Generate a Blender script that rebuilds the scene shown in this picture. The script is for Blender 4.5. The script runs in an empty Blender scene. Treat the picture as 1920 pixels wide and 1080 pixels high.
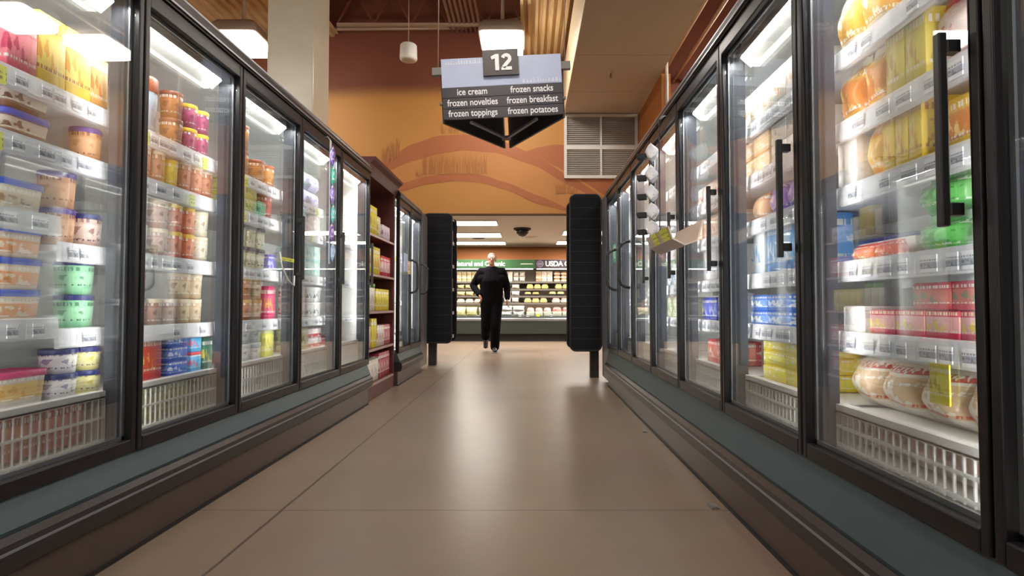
import bpy, math, random
from mathutils import Vector, Matrix
random.seed(12)
SC = bpy.context.scene
COL = SC.collection
PI = math.pi

# ------------------------------------------------------------------ camera, world, exposure
F = 1060.0            # focal length in pixels of the 1920 wide frame
CH = 0.85             # camera height
VX, VY = 990.0, 572.0 # where the aisle direction (+Y) lands in the frame
cam_d = bpy.data.cameras.new('camera')
cam_d.sensor_width = 36.0
cam_d.lens = 36.0 * F / 1920.0
cam_d.clip_start = 0.05
cam = bpy.data.objects.new('camera', cam_d)
COL.objects.link(cam)
cam.location = (0, 0, CH)
cam.rotation_euler = (PI/2 + math.atan((VY-540)/F), 0, 0)
cam_d.shift_x = (960.0-VX)/1920.0
SC.camera = cam

W = bpy.data.worlds.new('world')
SC.world = W
W.use_nodes = True
W.node_tree.nodes['Background'].inputs[0].default_value = (1.0, 0.93, 0.85, 1)
W.node_tree.nodes['Background'].inputs[1].default_value = 0.3
vs = SC.view_settings
vs.view_transform = 'Standard'
vs.look = 'None'
vs.gamma = 1
vs.use_curve_mapping = False
vs.exposure = 0.0
SC.cycles.max_bounces = 8
SC.cycles.transparent_max_bounces = 16
SC.cycles.diffuse_bounces = 4
SC.cycles.glossy_bounces = 4
SC.cycles.sample_clamp_indirect = 6.0
SC.cycles.caustics_reflective = False
SC.cycles.caustics_refractive = False

HIGH_BAY = 42.0       # emission of the high bay lamps
TROFFER = 30.0
CASE_TUBE = 3.0
CASE_LED = 6.5        # watts per mullion strip
MEAT_LAMP = 13.0
CASE_TOP = 10.5        # watts under each canopy

# ------------------------------------------------------------------ materials
def lin(c):
    return tuple(((v/255.0)/12.92 if v/255.0 <= .04045 else (((v/255.0)+.055)/1.055)**2.4) for v in c) + (1.0,)

class NT:
    def __init__(s, name):
        s.m = bpy.data.materials.new(name)
        s.m.use_nodes = True
        s.t = s.m.node_tree
        s.n = s.t.nodes
        s.b = s.n['Principled BSDF']
        s.out = s.n['Material Output']
    def node(s, typ, **kw):
        x = s.n.new(typ)
        for k, v in kw.items():
            setattr(x, k, v)
        return x
    def link(s, a, b):
        s.t.links.new(a, b)
    def put(s, sock, v):
        if hasattr(v, 'is_linked') or hasattr(v, 'links'):
            s.link(v, sock)
        else:
            sock.default_value = v
    def math(s, op, a, b=0.0, clamp=False):
        x = s.node('ShaderNodeMath', operation=op)
        x.use_clamp = clamp
        s.put(x.inputs[0], a); s.put(x.inputs[1], b)
        return x.outputs[0]
    def between(s, v, a, b):
        return s.math('MULTIPLY', s.math('GREATER_THAN', v, a), s.math('LESS_THAN', v, b))
    def mix(s, f, a, b):
        x = s.node('ShaderNodeMix', data_type='RGBA')
        s.put(x.inputs[0], f); s.put(x.inputs[6], a); s.put(x.inputs[7], b)
        return x.outputs[2]
    def noise(s, vec, scale, detail=2.0):
        x = s.node('ShaderNodeTexNoise')
        if vec is not None: s.link(vec, x.inputs['Vector'])
        x.inputs['Scale'].default_value = scale
        x.inputs['Detail'].default_value = detail
        return x.outputs[0]

def plain(name, rgb, rough=.5, metal=0.0, var=.08, scale=6.0, spec=.5, coat=0.0):
    t = NT(name)
    c = t.node('ShaderNodeTexCoord')
    n = t.noise(c.outputs['Object'], scale)
    a = lin(rgb)
    lo = tuple(max(0, v*(1-var)) for v in a[:3]) + (1,)
    hi = tuple(min(1, v*(1+var)) for v in a[:3]) + (1,)
    t.link(t.mix(n, lo, hi), t.b.inputs['Base Color'])
    t.b.inputs['Roughness'].default_value = rough
    t.b.inputs['Metallic'].default_value = metal
    t.b.inputs['Specular IOR Level'].default_value = spec
    t.b.inputs['Coat Weight'].default_value = coat
    return t.m

def glow(name, rgb, strength):
    t = NT(name)
    t.b.inputs['Base Color'].default_value = lin(rgb)
    t.b.inputs['Emission Color'].default_value = lin(rgb)
    t.b.inputs['Emission Strength'].default_value = strength
    return t.m

def packaging(name, base, panel, blob, ink=(240,236,228), z0=.2, z1=.72, thr=.56, rough=.38):
    """printed pack: base colour, a panel, a picture patch and rows of blocky illegible print"""
    t = NT(name)
    c = t.node('ShaderNodeTexCoord')
    sp = t.node('ShaderNodeSeparateXYZ')
    t.link(c.outputs['Generated'], sp.inputs[0])
    z = sp.outputs[2]
    col = t.mix(t.between(z, z0, z1), lin(base), lin(panel))
    pic = t.math('MULTIPLY', t.math('GREATER_THAN', t.noise(c.outputs['Generated'], 3.3, 3), thr), t.between(z, z0+.06, z1-.08))
    col = t.mix(pic, col, lin(blob))
    mp = t.node('ShaderNodeMapping')
    mp.inputs['Scale'].default_value = (9, 9, .01)
    t.link(c.outputs['Generated'], mp.inputs[0])
    wd = t.math('GREATER_THAN', t.noise(mp.outputs[0], 2.0, 0), .5)
    row = t.math('ADD', t.between(z, z1+.05, min(.96, z1+.16)), t.between(z, z0+.02, z0+.07))
    col = t.mix(t.math('MULTIPLY', wd, row, True), col, lin(ink))
    t.link(col, t.b.inputs['Base Color'])
    t.b.inputs['Roughness'].default_value = rough
    return t.m

def glass(name, tint=(.97, .985, .98, 1), ior=1.45, rough=.0, boost=1.0):
    t = NT(name)
    t.n.remove(t.b)
    fr = t.node('ShaderNodeFresnel'); fr.inputs[0].default_value = ior
    tr = t.node('ShaderNodeBsdfTransparent'); tr.inputs[0].default_value = tint
    gl = t.node('ShaderNodeBsdfGlossy'); gl.inputs['Roughness'].default_value = rough
    mx = t.node('ShaderNodeMixShader')
    t.link(t.math('MULTIPLY', fr.outputs[0], boost, True), mx.inputs[0])
    t.link(tr.outputs[0], mx.inputs[1]); t.link(gl.outputs[0], mx.inputs[2])
    t.link(mx.outputs[0], t.out.inputs[0])
    return t.m

M = {}
M['frame'] = plain('black_frame', (31,29,32), .35, .3)
M['header'] = plain('dark_header', (38,32,31), .4, .2)
M['handle'] = plain('black_handle', (24,23,24), .35)
M['alu'] = plain('brushed_aluminium', (150,152,158), .35, .7)
M['mullion'] = plain('grey_mullion', (64,67,74), .35, .3)
M['teal'] = plain('slate_teal_panel', (60,74,79), .45)
M['bumper'] = plain('black_bumper', (40,37,38), .35)
M['kick'] = plain('brown_kick_plate', (88,76,70), .3, .3)
M['inner'] = plain('white_liner', (230,232,230), .4)
M['shelfm'] = plain('white_shelf', (234,234,234), .4)
M['tagrail'] = plain('price_rail', (206,206,210), .3)
M['tagw'] = packaging('white_price_tag', (226,226,230), (150,152,165), (90,92,100), (60,60,66), .2, .6)
M['tagy'] = packaging('yellow_price_tag', (216,220,60), (226,230,80), (120,124,40), (60,60,40), .2, .5)
M['wire'] = plain('white_wire', (226,226,224), .4)
M['glass'] = glass('door_glass', boost=.6)
M['tube'] = glow('lamp_tube', (250,250,244), CASE_TUBE)
M['lampbody'] = plain('lamp_housing', (214,216,212), .35)
M['steel'] = plain('end_steel', (140,138,138), .38, .6)
M['mahog'] = plain('mahogany', (92,46,44), .42, 0, .25, 9)
M['mahogd'] = plain('mahogany_dark', (62,34,34), .5, 0, .25, 9)
M['black'] = plain('black_plastic', (26,26,30), .5)
M['white'] = plain('white_plastic', (226,224,218), .4)
M['cream'] = plain('cream_paint', (206,192,166), .42)
M['column'] = plain('column_paint', (206,198,180), .33)

# ------------------------------------------------------------------ mesh helpers
def link(o, parent=None):
    COL.objects.link(o)
    if parent is not None:
        o.parent = parent
    return o

def tag(o, label=None, cat=None, group=None, kind=None):
    if label: o['label'] = label
    if cat: o['category'] = cat
    if group: o['group'] = group
    if kind: o['kind'] = kind
    return o

def wpos(o):
    p = Vector((0, 0, 0))
    while o is not None:
        p += o.location
        o = o.parent
    return p

def empty(name, loc, label=None, cat=None, group=None, parent=None):
    o = bpy.data.objects.new(name, None)
    o.empty_display_size = .1
    o.location = loc
    link(o, parent)
    return tag(o, label, cat, group)

class MB:
    def __init__(s):
        s.v, s.f, s.mi, s.sm = [], [], [], []
        s.cur = 0
    def add(s, vs, fs, smooth=False):
        b = len(s.v)
        s.v += [tuple(v) for v in vs]
        for f in fs:
            s.f.append(tuple(b+i for i in f)); s.mi.append(s.cur); s.sm.append(smooth)
        return s
    def box(s, x0, x1, y0, y1, z0, z1):
        x0, x1 = min(x0,x1), max(x0,x1); y0, y1 = min(y0,y1), max(y0,y1); z0, z1 = min(z0,z1), max(z0,z1)
        vs = [(x0,y0,z0),(x1,y0,z0),(x1,y1,z0),(x0,y1,z0),(x0,y0,z1),(x1,y0,z1),(x1,y1,z1),(x0,y1,z1)]
        return s.add(vs, [(3,2,1,0),(4,5,6,7),(0,1,5,4),(1,2,6,5),(2,3,7,6),(3,0,4,7)])
    def loft(s, rings, smooth=True, cap0=True, cap1=True, closed=False):
        n = len(rings[0]); vs = [p for r in rings for p in r]; fs = []
        R = len(rings)
        for i in range(R if closed else R-1):
            j = (i+1) % R
            for k in range(n):
                k2 = (k+1) % n
                fs.append((i*n+k, i*n+k2, j*n+k2, j*n+k))
        s.add(vs, fs, smooth)
        if not closed:
            if cap0: s.add(rings[0], [tuple(reversed(range(n)))])
            if cap1: s.add(rings[-1], [tuple(range(n))])
        return s
    def lathe(s, prof, cx=0, cy=0, z0=0, n=20, smooth=True):
        rings = [[(cx+r*math.cos(2*PI*k/n), cy+r*math.sin(2*PI*k/n), z0+z) for k in range(n)] for r, z in prof]
        return s.loft(rings, smooth)
    def tube(s, pts, r, n=8, closed=False):
        pts = [Vector(p) for p in pts]; rings = []
        N = len(pts)
        rr = r if isinstance(r, (list, tuple)) else [r]*N
        ref = None
        for i, p in enumerate(pts):
            a = pts[(i-1) % N] if (closed or i > 0) else p
            b = pts[(i+1) % N] if (closed or i < N-1) else p
            d = (b-a).normalized()
            if ref is None:
                ref = Vector((0,0,1)) if abs(d.z) < .9 else Vector((1,0,0))
            u = (ref - d*ref.dot(d)).normalized(); w = d.cross(u); ref = u
            rings.append([p + (u*math.cos(2*PI*k/n) + w*math.sin(2*PI*k/n))*rr[i] for k in range(n)])
        return s.loft(rings, True, closed=closed)
    def bar(s, a, b, w, h=None):
        """rectangular bar between two points"""
        h = h or w
        a, b = Vector(a), Vector(b); d = (b-a).normalized()
        ref = Vector((0,0,1)) if abs(d.z) < .95 else Vector((0,1,0))
        u = d.cross(ref).normalized(); t = u.cross(d)
        rings = [[p + u*x*w/2 + t*y*h/2 for x, y in ((-1,-1),(1,-1),(1,1),(-1,1))] for p in (a, b)]
        return s.loft(rings, False)
    def prism_y(s, poly, y0, y1, smooth=False):
        """poly in (x,z), extruded along y"""
        return s.loft([[(x, y0, z) for x, z in poly], [(x, y1, z) for x, z in poly]], smooth)
    def prism_x(s, poly, x0, x1, smooth=False):
        return s.loft([[(x0, y, z) for y, z in poly], [(x1, y, z) for y, z in poly]], smooth)
    def mesh(s, name, mats, origin=(0,0,0)):
        me = bpy.data.meshes.new(name)
        ox, oy, oz = origin
        me.from_pydata([(x-ox, y-oy, z-oz) for x, y, z in s.v], [], s.f)
        mats = mats if isinstance(mats, (list, tuple)) else [mats]
        for m in mats: me.materials.append(m)
        me.polygons.foreach_set('material_index', s.mi)
        me.polygons.foreach_set('use_smooth', s.sm)
        me.update()
        import bmesh
        bm = bmesh.new(); bm.from_mesh(me)
        bmesh.ops.remove_doubles(bm, verts=bm.verts, dist=1e-6)
        bmesh.ops.recalc_face_normals(bm, faces=bm.faces)
        bm.to_mesh(me); bm.free()
        return me
    def build(s, name, mats, parent=None, origin=None, bevel=0):
        """world-space vertices; origin defaults to the parent's place, or the base centre"""
        if origin is None:
            if parent is not None: origin = wpos(parent)
            else:
                xs, ys, zs = zip(*s.v)
                origin = Vector(((min(xs)+max(xs))/2, (min(ys)+max(ys))/2, min(zs)))
        origin = Vector(origin)
        o = bpy.data.objects.new(name, s.mesh(name, mats, origin))
        o.location = origin - (wpos(parent) if parent is not None else Vector((0,0,0)))
        link(o, parent)
        if bevel:
            b = o.modifiers.new('bevel', 'BEVEL'); b.width = bevel; b.segments = 2; b.limit_method = 'ANGLE'
        return o

def rr(hw, hd, r, z, n=4, cx=0, cy=0):
    """rounded rectangle ring, half sizes hw (x) and hd (y)"""
    r = min(r, hw*.999, hd*.999); out = []
    for qx, qy, a0 in ((1,1,0),(-1,1,PI/2),(-1,-1,PI),(1,-1,3*PI/2)):
        for k in range(n+1):
            a = a0 + (PI/2)*k/n
            out.append((cx+qx*(hw-r)+r*math.cos(a), cy+qy*(hd-r)+r*math.sin(a), z))
    return out

def structure(name, mb, mat, parent=None, bevel=0):
    o = mb.build(name, mat, parent, bevel=bevel)
    if parent is None: o['kind'] = 'structure'
    return o

def text(name, s, size, loc, rot, mat, parent, align='CENTER', bold=.0, spacing=1.0, extrude=.001, narrow=1.0):
    c = bpy.data.curves.new(name, 'FONT')
    c.body = s; c.size = size; c.align_x = align; c.align_y = 'CENTER'
    c.extrude = extrude; c.offset = bold; c.space_character = spacing
    c.materials.append(mat)
    tmp = bpy.data.objects.new(name, c)
    COL.objects.link(tmp)
    me = bpy.data.meshes.new_from_object(tmp)
    bpy.data.objects.remove(tmp)
    if narrow != 1.0: me.transform(Matrix.Diagonal((narrow, 1, 1, 1)))
    o = bpy.data.objects.new(name, me)
    link(o, parent)
    o.location = loc; o.rotation_euler = rot
    return o

# ------------------------------------------------------------------ floor
def floor_material():
    t = NT('polished_concrete')
    c = t.node('ShaderNodeTexCoord')
    sp = t.node('ShaderNodeSeparateXYZ'); t.link(c.outputs['Object'], sp.inputs[0])
    x, y = sp.outputs[0], sp.outputs[1]
    n1 = t.noise(c.outputs['Object'], .8, 2); n2 = t.noise(c.outputs['Object'], 5, 2)
    f = t.math('ADD', t.math('MULTIPLY', n1, .7), t.math('MULTIPLY', n2, .3))
    col = t.mix(t.math('MULTIPLY_ADD', f, 1.0), lin((128,108,92)), lin((166,146,128)))
    cr = t.node('ShaderNodeMapRange'); t.link(f, cr.inputs[0])
    cr.inputs[1].default_value = .32; cr.inputs[2].default_value = .68
    col = t.mix(cr.outputs[0], lin((120,104,90)), lin((138,120,104)))
    n3 = t.noise(c.outputs['Object'], 1.7, 3)
    pk_ = t.node('ShaderNodeMapRange'); t.link(n3, pk_.inputs[0]); pk_.inputs[1].default_value = .42; pk_.inputs[2].default_value = .66; pk_.inputs[4].default_value = .5
    col = t.mix(pk_.outputs[0], col, lin((132,108,96)))
    wob = t.math('MULTIPLY', t.math('SUBTRACT', t.noise(c.outputs['Object'], 3, 3), .5), .012)
    xw = t.math('ADD', x, wob); yw = t.math('ADD', y, wob)
    j = 0.0
    for v, p, w in ((xw, -1.02, .006), (xw, .235, .0025), (yw, 2.37, .0035), (yw, 5.2, .003), (yw, 8.0, .003), (yw, 10.7, .003)):
        d = t.math('LESS_THAN', t.math('ABSOLUTE', t.math('SUBTRACT', v, p)), w)
        if p == .235: d = t.math('MULTIPLY', d, t.math('GREATER_THAN', y, 7.0))
        j = t.math('MAXIMUM', d, j)
    col = t.mix(t.math('MULTIPLY', j, .75), col, lin((66,54,48)))
    t.link(col, t.b.inputs['Base Color'])
    r = t.node("ShaderNodeMapRange"); t.link(n2, r.inputs[0]); r.inputs[3].default_value = .33; r.inputs[4].default_value = .37
    t.link(r.outputs[0], t.b.inputs['Roughness'])
    t.b.inputs['Specular IOR Level'].default_value = .2
    return t.m
fl = MB().box(-9, 9, -7, 16, -.1, 0).build('floor', floor_material(), origin=(0,0,0)); fl['kind'] = 'structure'

# ------------------------------------------------------------------ mural wall, soffit, ceilings
YM = 9.06
def mpt(px, py, dy=0.0):
    return ((px-VX)*YM/F, YM-dy, CH+(VY-py)*YM/F)
def mural_tones():
    t = NT('mural_two_tone')
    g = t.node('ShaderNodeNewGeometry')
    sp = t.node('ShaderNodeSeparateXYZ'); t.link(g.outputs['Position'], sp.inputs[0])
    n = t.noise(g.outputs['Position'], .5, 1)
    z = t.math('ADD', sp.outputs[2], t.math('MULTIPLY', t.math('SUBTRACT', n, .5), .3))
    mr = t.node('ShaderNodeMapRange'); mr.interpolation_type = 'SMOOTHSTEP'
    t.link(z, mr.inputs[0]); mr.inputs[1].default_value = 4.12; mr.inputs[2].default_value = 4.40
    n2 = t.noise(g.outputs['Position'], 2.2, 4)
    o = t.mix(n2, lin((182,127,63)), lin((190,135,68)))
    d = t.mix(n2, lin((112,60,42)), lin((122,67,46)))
    t.link(t.mix(mr.outputs[0], o, d), t.b.inputs['Base Color'])  # rust red above, blending into orange below across a soft wavering band
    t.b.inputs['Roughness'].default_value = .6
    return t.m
M['mural'] = mural_tones()
M['hillA'] = plain('mural_terracotta', (168,100,60), .6, 0, .06, 3)
M['hillB'] = plain('mural_light_orange', (188,128,70), .6, 0, .06, 3)
M['hillC'] = plain('mural_rust', (196,122,72), .6, 0, .06, 3)
M['reed'] = plain('mural_reed', (172,112,60), .6, 0, .06, 3)
M['orange'] = plain('orange_wall', (180,114,58), .6, 0, .05, 2)
M['soff'] = plain('soffit_paint', (210,196,172), .55, 0, .04, 2)
M['lowceil'] = plain('low_ceiling', (214,206,194), .6, 0, .04, 2)
M['deck'] = plain('roof_deck', (196,166,122), .5, .1, .1, 3)
M['pipe'] = plain('conduit', (176,150,128), .45, .2)
M['pipeR'] = plain('red_oxide_steel', (120,66,46), .5)

mb = MB()
ZL = 2.32
mb.box(-8, 8, YM, YM+.12, ZL, 5.9)
def mural_band(mb, up, lo, idx, dy):
    mb.cur = idx
    def samp(pl, x):
        for (x0,y0),(x1,y1) in zip(pl, pl[1:]):
            if x0 <= x <= x1:
                u = (x-x0)/(x1-x0); u = u*u*(3-2*u)*.35+u*.65
                return y0+(y1-y0)*u
        return pl[-1][1]
    xa, xb = up[0][0], up[-1][0]; N = 48
    P = [xa+(xb-xa)*i/N for i in range(N+1)]
    a = [mpt(x, samp(up, x), dy) for x in P]; b = [mpt(x, samp(lo, x), dy) for x in P]
    mb.add(a+b, [(i, i+1, N+2+i, N+1+i) for i in range(N)])
# upper hill, its light field, the lower hill and the darker hill beyond the sign
mural_band(mb, [(690,322),(720,300),(770,268),(820,252),(870,249),(930,258),(1000,286),(1070,330),(1140,372)],
               [(690,330),(720,322),(770,301),(820,287),(870,280),(930,285),(1000,308),(1070,347),(1140,385)], 1, .002)
mural_band(mb, [(985,282),(1010,274),(1040,269),(1080,270),(1160,285)], [(985,284),(1010,291),(1040,309),(1080,332),(1160,380)], 1, .003)
mural_band(mb, [(690,330),(720,322),(770,301),(820,287),(870,280),(930,285),(1000,308),(1070,347),(1140,385)],
               [(690,372),(720,362),(770,345),(820,336),(870,335),(930,345),(1000,372),(1070,392),(1140,399)], 2, .0025)
mural_band(mb, [(690,362),(740,346),(800,329),(850,322),(900,326),(950,341),(1010,366),(1080,396)],
               [(690,378),(740,361),(800,344),(850,338),(900,341),(950,355),(1010,382),(1080,399)], 1, .0035)
mb.cur = 3
rnd = random.Random(5)
def reeds(x0, x1, yb, h, n):
    for i in range(n):
        x = rnd.uniform(x0, x1); hh = h*rnd.uniform(.45, 1.0); lean = rnd.uniform(-6, 6)
        y = yb(x) if callable(yb) else yb
        q = .004+len(mb.v)*.000006
        p = [mpt(x-.8, y, q), mpt(x+.8, y, q), mpt(x+lean*.4+.7, y-hh*.6, q), mpt(x+lean, y-hh, q), mpt(x+lean*.4-.7, y-hh*.6, q)]
        mb.add(p, [(0,1,2,3,4)])
reeds(716, 745, lambda x: 310-(x-716)*.6, 40, 26)
reeds(792, 912, lambda x: 326-abs(x-850)*.02, 44, 90)
reeds(776, 800, 330, 16, 12)
reeds(1040, 1082, 362, 26, 26)
reeds(826, 890, 247, 26, 22)
reeds(700, 735, 366, 18, 12)
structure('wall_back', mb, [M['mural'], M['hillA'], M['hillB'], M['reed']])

ML = MB().box(-8, 8, YM+.12, 14.4, ZL, ZL+.06)
structure('ceiling_low', ML, M['lowceil'])
structure('trim_1', MB().box(-8, 8, YM-.012, YM+.13, ZL-.014, ZL), plain('soffit_edge', (84,56,36), .7))
structure('wall_far', MB().box(-8, 8, 14.3, 14.4, 0, ZL+.06), plain('far_orange', (176,106,48), .6, 0, .05, 2))
structure('wall_left', MB().box(-8.1, -8, -7, 14.4, 0, 5.9), M['cream'])
structure('wall_right', MB().box(8, 8.1, -7, 14.4, 0, 5.9), M['cream'])

# dropped bulkhead over the right bank and the orange return wall under it
ZB = 3.94
mb = MB()
mb.box(.6, 1.78, -2, YM-.002, ZB, ZB+.7)
for y in (1.2, 3.4, 5.6, 6.9, 8.1):
    mb.box(.6, 1.782, y, y+.012, ZB-.004, ZB)
structure('ceiling_bulkhead', mb, M['soff'])
structure('trim_2', MB().box(.575, .6, -2, YM-.002, ZB-.03, ZB+.72), plain('bulkhead_edge', (214,194,160), .45))
structure('wall_return', MB().box(1.78, 1.9, 7.45, YM-.002, 0, ZB-.005), M['orange'])
# corrugated roof deck
def corrugated(x0, x1, y0, y1, z, pitch=.15, dep=.05):
    prof = []; x = x0
    while x < x1:
        prof += [(x, z), (x+pitch*.36, z), (x+pitch*.5, z+dep), (x+pitch*.86, z+dep)]
        x += pitch
    mb = MB(); n = len(prof)
    vs = [(x, y0, zz) for x, zz in prof] + [(x, y1, zz) for x, zz in prof]
    mb.add(vs, [(i, i+1, n+i+1, n+i) for i in range(n-1)])
    return mb
structure('ceiling_deck', corrugated(-8, 8, -7, YM+.1, 5.82), M['deck'])
structure('ceiling_deck_side', corrugated(-8, -3.06, 2.0, YM-.01, 5.2), M['deck'])
structure('ceiling_deck_lower', corrugated(-.10, .56, 3.0, YM-.01, 4.72, .1, .04), M['deck'])

# column behind the freezers
mb = MB().box(-3.04, -2.5, 6.5, 7.02, 0, 5.82)
tag(mb.build('column', M['column'], bevel=.012), None, None, None, 'structure')

# roof joists (along X), conduits
def joist(y, zb, zt, x0, x1, label):
    root = empty('roof_joist', ((x0+x1)/2, y, zb), label, 'joist')
    MB().bar((x0,y,zb),(x1,y,zb),.05,.04).build('bottom_chord', M['pipe'], root)
    MB().bar((x0,y,zt),(x1,y,zt),.06,.05).build('top_chord', M['pipe'], root)
    w = MB(); n = int((x1-x0)/.55)
    for i in range(n):
        a = x0+(x1-x0)*i/n; b = x0+(x1-x0)*(i+.5)/n; c = x0+(x1-x0)*(i+1)/n
        w.bar((a,y,zb),(b,y,zt),.024); w.bar((b,y,zt),(c,y,zb),.024)
    w.build('web', M['pipeR'], root)
joist(8.75, 5.25, 5.8, -3.0, .5, 'open web steel roof joist close to the rust coloured mural wall')
joist(7.3, 5.15, 5.8, -2.4, .5, 'open web steel roof joist above the white column')
def tube_thing(name, pts, r, mat, label, cat, n=8, group=None):
    return tag(MB().tube(pts, r, n).build(name, mat), label, cat, group)
tube_thing('conduit_pipe', [(-5.8,8.95,5.26),(-1.0,8.95,5.30)], .03, M['pipe'], 'beige conduit pipe running level along the rust coloured wall top', 'pipe')
tube_thing('conduit_pipe', [(-1.02,8.94,5.30),(-.3,8.9,5.40),(.3,8.8,5.44)], .022, M['pipe'], 'short beige conduit bending upward beside the aisle sign cable', 'pipe')
for i in range(7):
    x = -1.24+i*.075
    o = tube_thing('ceiling_conduit', [(x, 3.0, 5.33), (x+.02, YM-.05, 5.27)], .022, M['pipe'],
                   'straight beige conduit in the bundle running to the wall above the pendant speaker', 'pipe', 8, 'bundle of roof conduits')
for i in range(4):
    x = 2.1+i*.24
    tube_thing('wall_conduit', [(x, 3.5, 4.45), (x, YM-.03, 4.45)], .025, M['pipe'],
               'beige pipe in the row beside the tan bulkhead by the rust wall', 'pipe', 8, 'pipes beside the bulkhead')
tube_thing('sprinkler_riser', [(1.84,7.4,3.0),(1.84,7.4,4.3)], .018, M['white'], 'white vertical riser pipe at the end of the orange return wall', 'pipe')

# sprinkler under the bulkhead
y0 = (ZB-CH)*F/(VY-131); x0 = (1147-VX)*y0/F
r = empty('fire_sprinkler', (x0,y0,ZB), 'small brass fire sprinkler head hanging from the tan bulkhead', 'sprinkler')
br = plain('brass', (170,130,70), .3, .8)
MB().lathe([(.0,0),(.035,0),(.03,-.012),(.0,-.012)], x0, y0, ZB, 14).build('escutcheon', M['white'], r)
MB().lathe([(.012,-.012),(.012,-.04),(.006,-.06),(.02,-.064),(.02,-.068),(0,-.068)], x0, y0, ZB, 12).build('nozzle', br, r)

# return air grille, two by two
def grille():
    x0, _, z1 = mpt(1058, 212); x1, _, z0 = mpt(1197, 334)
    y = YM-.006
    r = empty('return_air_grille', ((x0+x1)/2, y, z0), 'large white framed four panel air grille on the orange mural wall', 'vent')
    fr = MB(); w = .045
    xm, zm = (x0+x1)/2+.0, (z0+z1)/2-.02
    for a, b in ((x0, x0+w), (xm-w*.35, xm+w*.35), (x1-w, x1)): fr.box(a, b, y-.04, y, z0, z1)
    for a, b in ((z0, z0+w), (zm-w*.75, zm+w*.75), (z1-w, z1)): fr.box(x0, x1, y-.042, y, a, b)
    fr.build('frame', M['white'], r)
    slat = plain('grey_louvre', (176,170,160), .5)
    for a, b in ((x0+w, xm-w*.35), (xm+w*.35, x1-w)):
        for c, d in ((z0+w, zm-w*.75), (zm+w*.75, z1-w)):
            m = MB(); m.box(a, b, y-.008, y-.002, c, d)
            n = 14
            for i in range(n):
                z = c+(d-c)*(i+.5)/n
                m.add([(a,y-.03,z-.012),(b,y-.03,z-.012),(b,y-.01,z+.010),(a,y-.01,z+.010)], [(0,1,2,3)])
            m.build('louvre_panel', slat, r)
grille()

# ------------------------------------------------------------------ lamps
M['bay'] = glow('high_bay_lens', (255,247,236), HIGH_BAY)
M['trof'] = glow('troffer_lens', (255,248,236), TROFFER)
def high_bay(x, y, z, label, group=None):
    r = empty('high_bay_light', (x,y,z), label, 'ceiling light', group)
    MB().loft([rr(.245,.245,.03,z,3,x,y), rr(.275,.275,.04,z+.03,3,x,y), rr(.28,.28,.04,z+.13,3,x,y)], True).build('lens', M['bay'], r)
    MB().loft([rr(.285,.285,.04,z+.13,3,x,y), rr(.31,.31,.04,z+.14,3,x,y), rr(.30,.30,.05,z+.24,3,x,y), rr(.25,.25,.05,z+.30,3,x,y), rr(.15,.15,.04,z+.33,3,x,y)], True).build('housing', plain('bay_housing', (150,132,120), .4, .3), r)
    MB().tube([(x,y,z+.33),(x+.02,y,5.82)], .025).build('hanger', M['pipe'], r)
high_bay(-.35, 7.6, 4.32, 'square high bay lamp glowing behind the number 12 aisle sign')
high_bay(-3.88, 7.6, 4.32, 'square high bay lamp glowing beside the white column')
high_bay(3.15, 7.7, 4.32, 'square high bay lamp mirrored in the first ice cream freezer door')
high_bay(3.55, 6.9, 4.32, 'second high bay lamp mirrored in the first ice cream freezer door')
for x in (-3.9, -.4, 3.2):
    for y in (3.6, .2):
        high_bay(x, y, 4.32, 'square high bay lamp hanging over the near half of the aisle', 'high bay lamps over the near half of the aisle')

def troffer(x0, x1, y0, y1, label, group=None):
    r = empty('ceiling_troffer', ((x0+x1)/2,(y0+y1)/2,ZL), label, 'ceiling light', group)
    f = MB(); w = .03
    f.box(x0-w,x1+w,y0-w,y0,ZL-.02,ZL-.001).box(x0-w,x1+w,y1,y1+w,ZL-.02,ZL-.001).box(x0-w,x0,y0,y1,ZL-.02,ZL-.001).box(x1,x1+w,y0,y1,ZL-.02,ZL-.001)
    f.build('frame', M['white'], r)
    MB().box(x0,x1,y0,y1,ZL-.012,ZL-.001).build('lens', M['trof'], r)
troffer(-1.76,-.555,9.78,10.28,'first ceiling light panel over the cross aisle behind the black wing rack')
troffer(-1.78,-.57,11.42,12.1,'middle ceiling light panel over the cross aisle')
troffer(-1.74,-.54,13.0,13.55,'last ceiling light panel before the meat counter')
troffer(.72,1.92,11.1,11.75,'ceiling light panel peeking out behind the larger black wing rack, further from the meat counter')
troffer(.68,1.88,12.9,13.5,'ceiling light panel peeking out behind the larger black wing rack, close to the meat counter')
for x in (-4.6, 4.6):
    for y in (10, 11.9): troffer(x-.6, x+.6, y-.27, y+.27, 'ceiling light panel at the far end of the cross aisle', 'far ceiling light panels')
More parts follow.
